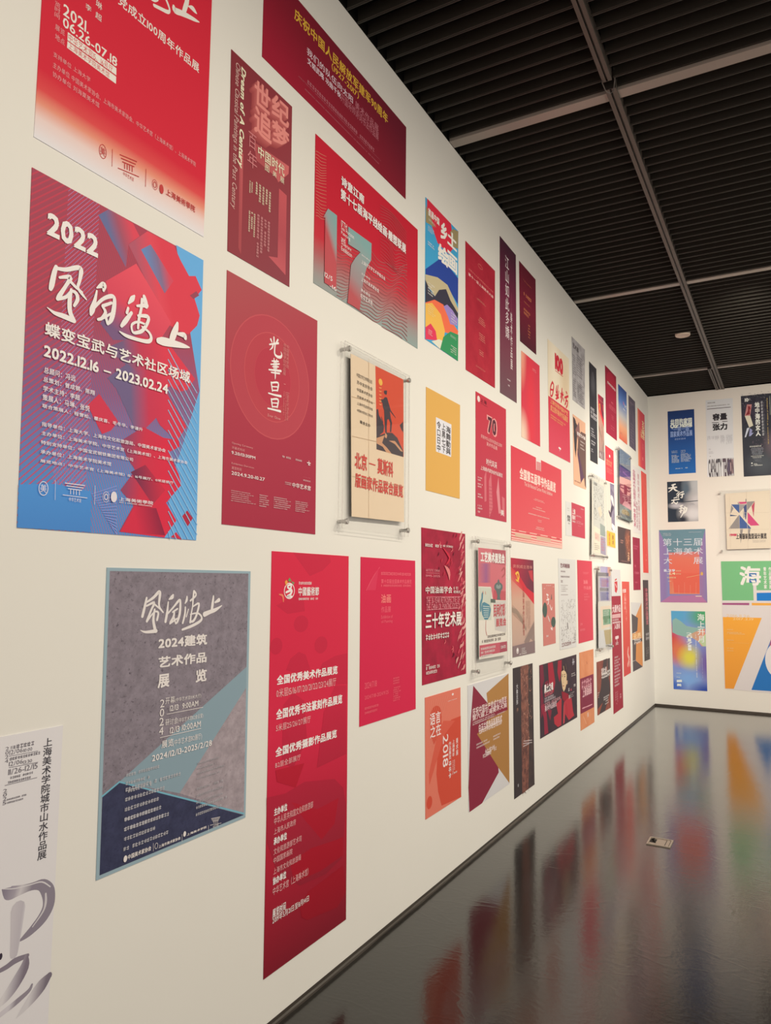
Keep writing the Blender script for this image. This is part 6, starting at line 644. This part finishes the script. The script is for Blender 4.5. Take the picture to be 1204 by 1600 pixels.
POSTERS.append(('framed_poster','acrylic frame of lilac, orange and green cards beside the tall wine red poster','framed poster','posters on the long left wall','L',[7.3593,1.0013],[(50,7716),(5187,7635),(4971,0),(0,20)],[0.5187,0.7716],(207,210,213),{
 'artwork_cards':[('p',[939,7869,4067,7891,4015,7269,894,7280],(177,172,222)),('p',[4067,7891,5436,7901,5228,4359,3770,4383],(227,178,162)),('p',[-114,7262,4567,7278,4536,6922,-143,6882],(113,113,129)),('p',[-143,6882,5351,6932,5228,4359,-147,4447],(187,187,201)),('p',[621,6744,4469,6721,4441,5810,868,5767],(151,138,199)),('p',[517,5386,4351,5346,4325,4462,768,4474],(131,134,183)),('p',[546,5767,4433,5722,4406,5412,520,5429],(117,119,136)),('p',[-330,4397,5530,4299,5445,1019,-383,1333],(215,216,213)),('p',[632,3906,5242,3936,5207,1806,919,1684],(227,210,194)),('p',[1629,3585,4954,3565,5023,2035,1695,2050],(105,161,136)),('p',[1575,2905,4995,2877,4970,2590,1645,2605],(56,125,88)),('p',[1936,1528,5076,1480,5147,-23,2678,97],(175,159,113)),('p',[-359,1643,1936,1528,2652,-222,-489,-64],(207,212,222))],
 'lettering':[('g',1307,6612,4748,5866,5,(215,128,129),.7,'l',0),('g',1200,5255,4633,4535,5,(80,90,164),.6,'l',0),('e',2874,2450,773,258,(60,128,90),0),('g',2001,3500,4696,2931,3,(215,235,229),.7,'l',0)],
},.022,[7.2700,7.8800,0.9480,1.7900]))
POSTERS.append(('exhibition_poster','blue poster with white bilingual title, upper left on the end wall','poster','posters on the end wall','B',[0.2528,3.1215],[(47,8740),(3441,8727),(3420,0),(0,7)],[0.3441,0.8740],('lg',.5,0,.5,1,(0,(39,63,119)),(.4,(41,80,153)),(1,(43,111,195))),{
 'title_lettering':[('t','共同的家园',395,7579,3111,6705,(229,243,243),.035),('t','Our Home',378,6912,3101,6362,(229,243,243),.05),('s',[448,6499,56,3128,6388,55],(229,243,243)),('t','“一带一路”',528,6462,2954,5803,(153,183,241),.01),('t','国家美术作品展',352,5898,3118,5101,(153,183,241),.02)],
 'small_print':[('g',890,4910,2581,4662,1,(153,183,241),.8,'l',0),('g',418,3231,1236,2851,3,(229,243,243),.5,'l',0),('g',403,2656,1466,1515,7,(229,243,243),.7,'l',0),('g',1592,3253,2360,2821,3,(229,243,243),.5,'l',0),('g',1579,2767,3047,1587,8,(229,243,243),.65,'l',0),('g',849,784,1774,665,1,(229,243,243),.9,'l',0),('g',2135,840,2472,675,1,(229,243,243),.55,'l',0)],
},0,None))
POSTERS.append(('exhibition_poster','white poster with bold black four-character title over a strip of striped picture letters','poster','posters on the end wall','B',[0.7348,3.0538],[(84,10433),(3388,10380),(3249,39),(0,0)],[0.3388,1.0433],('lg',.5,0,.5,1,(0,(217,225,236)),(1,(225,231,241))),{
 'title_lettering':[('t','容量',913,8459,2612,7580,(52,51,60),.045),('t','张力',898,7100,2595,6235,(52,51,60),.045),('s',[802,7308,81,1591,7259,80],(52,51,60)),('s',[2075,7352,80,2654,7323,80],(52,51,60)),('s',[268,9210,81,3090,9189,80],(90,84,97)),('g',333,10116,1316,9949,1,(111,110,121),.7,'l',0),('g',280,9637,3075,9500,1,(121,118,130),.5,'l',0)],
 'picture_letters':[('t','CAPACITY TENSION',193,2306,3222,39,(74,71,82),.03),('p',[2505,2165,2817,2170,2830,201,2504,153],(113,114,147)),('p',[2818,2198,3242,2222,3231,314,2831,257],(187,164,171)),('t','TENSION',1919,2292,3224,94,(92,79,94),.035)],
 'small_print':[('g',159,5513,526,4901,3,(169,173,188),.6,'l',1),('g',645,5470,1012,4944,3,(169,173,188),.6,'l',1),('g',1092,5472,1578,4754,4,(169,173,188),.6,'l',1),('g',1765,5497,2257,4277,5,(169,173,188),.6,'l',1),('g',2446,5492,3194,4198,6,(169,173,188),.6,'l',1),('g',289,3848,615,3597,2,(169,173,188),.55,'l',0),('g',278,3454,956,3092,2,(169,173,188),.5,'l',0),('g',335,2802,563,2729,1,(52,51,60),.55,'l',0)],
},0,None))
POSTERS.append(('exhibition_poster','dark poster with a white column title and figure, rightmost on the end wall','poster','posters on the end wall','B',[1.1730,3.0320],[(0,10740),(4470,10720),(4470,20),(0,0)],[0.4470,1.0740],('bl',(59,63,76),(.5,.85,.5,.2,(81,89,100)),(.75,.62,.25,.2,(106,98,110)),(.3,.2,.5,.2,(67,63,83))),{
 'artwork_collage':[('k',84,10732,3242,6732,90,(45,45,61),20,31,.1),('k',95,11076,3329,9170,40,(152,146,158),9,32,.06),('k',1105,5070,3111,3051,30,(122,106,124),12,34,.1),('p',[690,9546,1255,9501,1017,8014,375,8037],(203,144,149)),('p',[796,9320,1058,9249,1098,8860,969,8831,986,8231,795,8165,491,8111,775,8680],(142,56,64)),('p',[375,8037,1017,8014,1324,6663,851,6453],(227,227,212)),('p',[585,6393,889,6450,433,5215,265,5187],(209,220,243)),('p',[923,6361,1214,6079,1001,5334,774,5269],(152,159,209)),('p',[1088,5666,1352,5727,1001,5317,850,5305],(172,183,234)),('s',[3371,10351,63,3368,9843,79,3357,7900,63],(152,165,161))],
 'title_lettering':[('v','地中海的女人',1608,9718,2140,5216,(235,242,243),.04),('t','10',467,10361,862,9938,(235,242,243),.04),('e',1000,10197,83,120,(235,242,243),.25),('p',[2328,9791,2507,9787,2496,9483,2318,9485],(203,209,221)),('t','国',2357,9753,2468,9520,(61,63,76),.02),('p',[2332,9365,2511,9362,2500,9058,2322,9060],(203,209,221)),('t','际',2361,9328,2472,9095,(61,63,76),.02),('p',[2336,8939,2514,8937,2504,8633,2325,8635],(203,209,221)),('t','艺',2364,8902,2475,8670,(61,63,76),.02),('p',[2340,8514,2518,8512,2507,8208,2329,8210],(203,209,221)),('t','术',2368,8477,2479,8245,(61,63,76),.02),('p',[2344,8090,2522,8088,2511,7784,2333,7786],(203,209,221)),('t','交',2372,8053,2483,7821,(61,63,76),.02),('p',[2347,7666,2526,7664,2515,7361,2337,7362],(203,209,221)),('t','流',2376,7629,2487,7397,(61,63,76),.02),('p',[2351,7242,2529,7241,2519,6937,2341,6938],(203,209,221)),('t','作',2380,7205,2490,6974,(61,63,76),.02),('p',[2355,6818,2533,6818,2522,6515,2344,6515],(203,209,221)),('t','品',2383,6782,2494,6551,(61,63,76),.02),('p',[2359,6395,2537,6395,2526,6092,2348,6092],(203,209,221)),('t','展',2387,6358,2498,6128,(61,63,76),.02),('p',[2363,5972,2540,5973,2530,5670,2352,5669],(203,209,221)),('t','览',2391,5936,2502,5706,(61,63,76),.02),('p',[2366,5550,2544,5551,2534,5248,2356,5247],(203,209,221)),('t','会',2395,5514,2505,5284,(61,63,76),.02),('r','Archetypes of woman',2979,10142,3113,7250,(209,187,119),.03),('r','LA COSTUME',2961,7097,3044,4061,(209,187,119),.02),('r','Mediterranean Art Exhibition in Shanghai',2665,9625,2622,5442,(203,209,221),0)],
 'small_print':[('g',829,4009,2549,3800,1,(235,242,243),.85,'l',0),('g',910,3731,2439,2768,6,(193,203,221),.55,'c',0),('g',838,2721,2498,2344,2,(235,242,243),.6,'c',0),('g',1163,2359,2186,1864,4,(142,150,166),.6,'c',0),('e',1006,1713,90,84,(235,242,243),0),('g',1229,1680,1765,1458,2,(235,242,243),.9,'l',0),('g',908,1467,2204,1327,1,(235,242,243),.9,'l',0)],
},0,None))
POSTERS.append(('exhibition_poster','black and grey ink-wash poster with four white brushed characters on the end wall','poster','posters on the end wall','B',[0.2255,2.4667],[(7,5519),(3854,5487),(3826,17),(0,0)],[0.3854,0.5519],('bl',(51,63,80),(1,.1,.55,.5,(186,195,205)),(.85,.8,.6,.36,(215,220,229)),(.62,.2,.2,.32,(94,114,134)),(1,.48,.5,.3,(202,206,215)),(.3,.6,.34,.1,(192,197,210)),(.48,.95,.24,.13,(49,56,71))),{
 'title_lettering':[('s',[597,5045,138,1025,5136,193],(235,242,243)),('s',[212,4637,166,1188,4727,192],(235,242,243)),('s',[798,5091,221,650,4528,193,172,4124,83],(235,242,243)),('s',[722,4724,138,1044,4336,220,1372,4176,82],(235,242,243)),('s',[1529,4111,110,1161,3732,82],(235,242,243)),('s',[1602,3880,137,1195,3503,82],(235,242,243)),('s',[1441,3775,164,1401,3265,110],(235,242,243)),('s',[1656,3934,109,2029,4057,164],(235,242,243)),('s',[1622,3652,109,2100,3770,164],(235,242,243)),('s',[1915,3751,191,1849,3244,137,1641,3339,55],(235,242,243)),('s',[844,3263,110,1217,3331,137],(235,242,243)),('s',[542,2935,138,1475,3063,164],(235,242,243)),('s',[839,3064,110,777,2726,137],(235,242,243)),('s',[506,2538,110,667,2617,193],(235,242,243)),('s',[855,2665,137,1115,2455,164,1280,2703,110],(235,242,243)),('s',[1555,2096,109,1927,2222,136],(235,242,243)),('s',[1467,1760,109,1918,1883,136],(235,242,243)),('s',[1742,2201,136,1637,1216,164],(235,242,243)),('s',[1484,1419,109,1882,1517,136],(235,242,243)),('s',[1966,1740,163,2415,1863,163,2244,1334,217,1883,1065,109],(235,242,243)),('s',[2184,2041,136,2034,1342,163,1620,581,82],(235,242,243))],
 'small_print':[('s',[1571,2690,55,2647,2698,108,3817,2758,81],(68,78,92)),('g',2772,2510,3775,2171,2,(157,163,179),.6,'l',0)],
},0,None))
POSTERS.append(('framed_poster','acrylic-framed cream poster of angular figures in blue, grey and crimson triangles','framed poster','posters on the end wall','B',[0.9449,2.0833],[(0,7336),(5257,7527),(5101,103),(0,0)],[0.5257,0.7527],(225,217,203),{
 'artwork_triangles':[('p',[685,5888,1642,5847,1593,4703],(70,100,164)),('p',[1630,5847,2473,5824,1593,4703],(159,158,162)),('p',[1598,4507,2937,2677,1586,2701],(70,100,164)),('p',[1569,4508,1568,2701,287,2710],(146,144,148)),('p',[683,5822,947,5351,536,4578],(146,144,148)),('p',[524,4566,1417,4376,499,4343],(60,82,129)),('p',[1505,6180,2543,6160,2536,5938,1819,5878],(206,77,132)),('p',[1445,6150,1819,5878,1496,5892],(146,144,148)),('p',[2531,6160,3462,6197,2520,4962],(146,144,148)),('p',[3461,6158,3265,4155,3065,5590],(190,82,109)),('p',[2574,4829,3884,3050,2892,3034,2556,3401],(206,77,132)),('p',[2129,5499,2536,5938,2491,4963,2369,3926,2280,3864],(72,86,136)),('p',[2058,5110,2295,4319,2051,4002],(171,171,176)),('p',[2398,6532,2515,6540,2485,6163,2368,6168],(146,144,148)),('p',[1625,2648,1977,2651,1640,763],(146,144,148)),('p',[2560,2655,2851,2679,2534,1006],(146,144,148))],
 'lettering':[('t','上海服装造型设计展览',1135,2022,4646,1337,(60,55,60),.035),('t','1981',408,2026,1167,1747,(200,73,106),.05),('t','DESIGN SHOW',3048,1177,4537,841,(184,177,173),0),('g',185,7059,4927,7060,1,(60,55,60),.85,'l',0),('g',142,384,4920,452,1,(60,55,60),.8,'l',0)],
 'fold_creases':[('s',[2527,7441,37,2471,7,37],(208,198,185)),('s',[7,4795,38,5042,4671,36],(208,198,185)),('s',[-63,2562,38,4966,2526,36],(208,198,185)),('s',[497,7083,31,452,67,31],(208,198,185))],
},.022,[0.8620,1.6000,2.0360,2.8580]))
POSTERS.append(('exhibition_poster','teal, violet and orange poster like a receding room, with thin white line lettering','poster','posters on the end wall','B',[0.1022,1.3808],[(24,9790),(5871,9809),(5836,73),(0,0)],[0.5871,0.9809],(146,136,194),{
 'artwork_room':[('p',[24,9790,5871,9809,5118,6619,1424,6486],(109,148,169)),('p',[0,0,1200,882,5037,1032,5836,73],(182,125,176)),('p',[24,9790,1212,6489,1200,882,0,0],('lg',-0.011,.373,.227,.374,(0,(153,133,192)),(.5,(146,129,185)),(1,(136,146,203)))),('p',[5871,9809,5836,73,5037,1032,5045,6790],('lg',.856,.377,1.016,.378,(0,(159,125,176)),(1,(138,131,187)))),('p',[1217,6697,5045,6824,4946,1165,1206,1140],('lg',.561,.309,.535,.884,(0,(206,129,132)),(.15,(221,125,109)),(.55,(225,113,99)),(1,(221,140,113)))),('p',[1602,3895,4994,3937,4918,1283,1779,1320],(223,109,95)),('s',[3361,3353,33,5430,3802,33],(219,198,152)),('e',5275,3870,157,237,(214,177,106),0)],
 'title_lettering':[('t','第十三届',492,8623,5446,7602,(214,225,243),0),('t','上海美术',543,7331,5506,6411,(214,225,243),0),('t','大',544,6043,1603,5171,(214,225,243),0),('t','展',4296,6081,5469,5156,(214,225,243),0),('t','11.29',570,4446,1933,4136,(214,225,243),.03),('t','-1.4',986,4031,1955,3724,(233,223,187),.03)],
 'small_print':[('g',2068,4343,2710,4171,1,(233,223,187),.55,'l',0),('g',2057,3896,2699,3760,1,(233,223,187),.55,'l',0),('g',939,3444,2072,3243,1,(233,223,187),.55,'l',0),('g',925,2926,1411,2792,1,(233,223,187),.55,'l',0),('g',528,9392,1733,8946,3,(214,225,243),.6,'l',0),('g',3816,9450,5403,9377,1,(214,225,243),.6,'l',0),('s',[4467,887,98,5158,899,97],(231,223,210)),('s',[1653,2691,33,1613,1146,33],(229,156,141)),('s',[2372,2354,33,2340,1158,33],(229,156,141)),('s',[3104,2703,33,3062,1169,33],(229,156,141)),('s',[3812,2369,33,3779,1180,33],(229,156,141)),('s',[4534,2715,33,4491,1192,33],(229,156,141))],
},0,None))
POSTERS.append(('exhibition_poster','poster with green, orange and blue blocks, right of the slender rainbow poster','poster','posters on the end wall','B',[0.8590,0.2620],[(30,16660),(9410,16680),(9410,0),(0,260)],[0.9410,1.6680],(219,217,224),{
 'artwork_blocks':[('p',[66,16675,7760,16721,7623,13030,4133,12961,4115,13612,3751,13608,3746,11655,77,11582],(122,192,143)),('p',[4122,12625,7612,12744,7573,11687,4107,11617],(42,127,217)),('p',[67,11262,3228,11330,3218,11038,59,11011],(163,92,141)),('p',[3512,11336,7562,11402,7550,11094,3522,11023],(233,173,83)),('p',[74,9441,4595,9468,1071,329,60,296],('lg',.158,.435,.072,.982,(0,(239,173,74)),(1,(233,158,69)))),('p',[5490,6674,7409,7307,7151,364,3100,352],(50,121,201)),('p',[5490,6674,5853,7459,5798,5921,5298,5731],(171,98,129)),('e',6225,4196,1429,2183,(225,225,233),0)],
 'title_lettering':[('t','海',2276,15979,4618,13595,(233,235,238),.028),('p',[3335,15140,4188,15141,4173,14714,3321,14710],(50,111,187)),('p',[3330,14371,4162,14376,4146,13927,3315,13920],(50,111,187)),('p',[3452,14982,4041,14983,4174,14736,3708,14734],(233,235,238)),('p',[3427,14236,3995,14240,4087,13949,3682,13945],(233,235,238)),('v','青年艺术家',4981,15929,5322,13133,(233,235,238),.02),('v','作品邀请展',5581,15928,5899,13141,(233,235,238),.02)],
 'small_print':[('t','2016.11.26',514,9817,3225,9448,(231,204,164),0),('t','2017.2.19',1258,9409,3639,9104,(237,214,164),0),('g',527,7915,1330,7788,1,(241,212,164),.8,'l',0),('g',516,7575,3050,7253,2,(241,212,164),.8,'l',0),('g',484,6558,1287,6437,1,(241,212,164),.8,'l',0),('g',473,6197,3014,6161,1,(241,212,164),.8,'l',0),('g',451,5520,1254,5404,1,(241,212,164),.8,'l',0),('g',442,5205,1244,5090,1,(241,212,164),.8,'l',0)],
},0,None))
POSTERS.append(('exhibition_poster','slender rainbow gradient poster with an upright white title, lowest on the end wall','poster','posters on the end wall','B',[0.2333,0.2362],[(0,10328),(4211,10356),(4187,38),(56,0)],[0.4211,1.0356],('bl',(136,156,222),(.15,.05,.75,.22,(97,173,224)),(.95,.06,.55,.2,(81,171,122)),(0,.4,.45,.3,(208,77,88)),(.22,.52,.42,.22,(223,129,95)),(.52,.59,.42,.19,(223,219,95)),(1.05,.66,.42,.3,(122,102,178)),(.45,.86,.5,.15,(132,177,243)),(1,1,.6,.14,(60,86,183)),(.05,.97,.4,.13,(77,115,210))),{
 'artwork_waves':[('p',[162,9088,542,9389,1127,9034,1875,8384,2819,8217,4069,8164,4085,7632,2954,7418,1677,6945,724,7157,88,7470],(146,187,187)),('p',[1677,6945,2961,7670,4146,8134,4191,5975,3689,5784,3239,6428,2467,6895],('lg',.474,.32,.998,.279,(0,(190,177,152)),(1,(229,156,141)))),('p',[3318,6432,4204,7470,4202,5809,3845,5792],(190,214,176))],
 'title_lettering':[('v','海上升月',3248,10045,4107,6269,(229,239,243),.015),('v','201711',1852,7541,2545,5159,(229,239,243),.01),('v','中国艺术展览会',2923,7417,3042,1666,(216,223,240),.01)],
 'small_print':[('g',466,2191,1100,2066,1,(229,239,243),.9,'l',0),('g',452,1653,1086,1530,1,(229,239,243),.9,'l',0),('p',[472,1219,1112,1298,1120,998,480,918],(229,239,243)),('t','美',492,752,1025,424,(229,239,243),.04),('g',3646,4288,3725,1648,1,(194,198,243),.8,'l',1)],
},0,None))
need = set()
for r in POSTERS:
    for els in r[9].values():
        for e in els:
            if e[0] in 'tvr': need |= {(ch, e[7]) for ch in e[1] if ch != ' '}
load_glyphs(sorted(need))
for i, r in enumerate(POSTERS): make_poster(i, r[0], r[1], r[2], r[3], *r[4:])
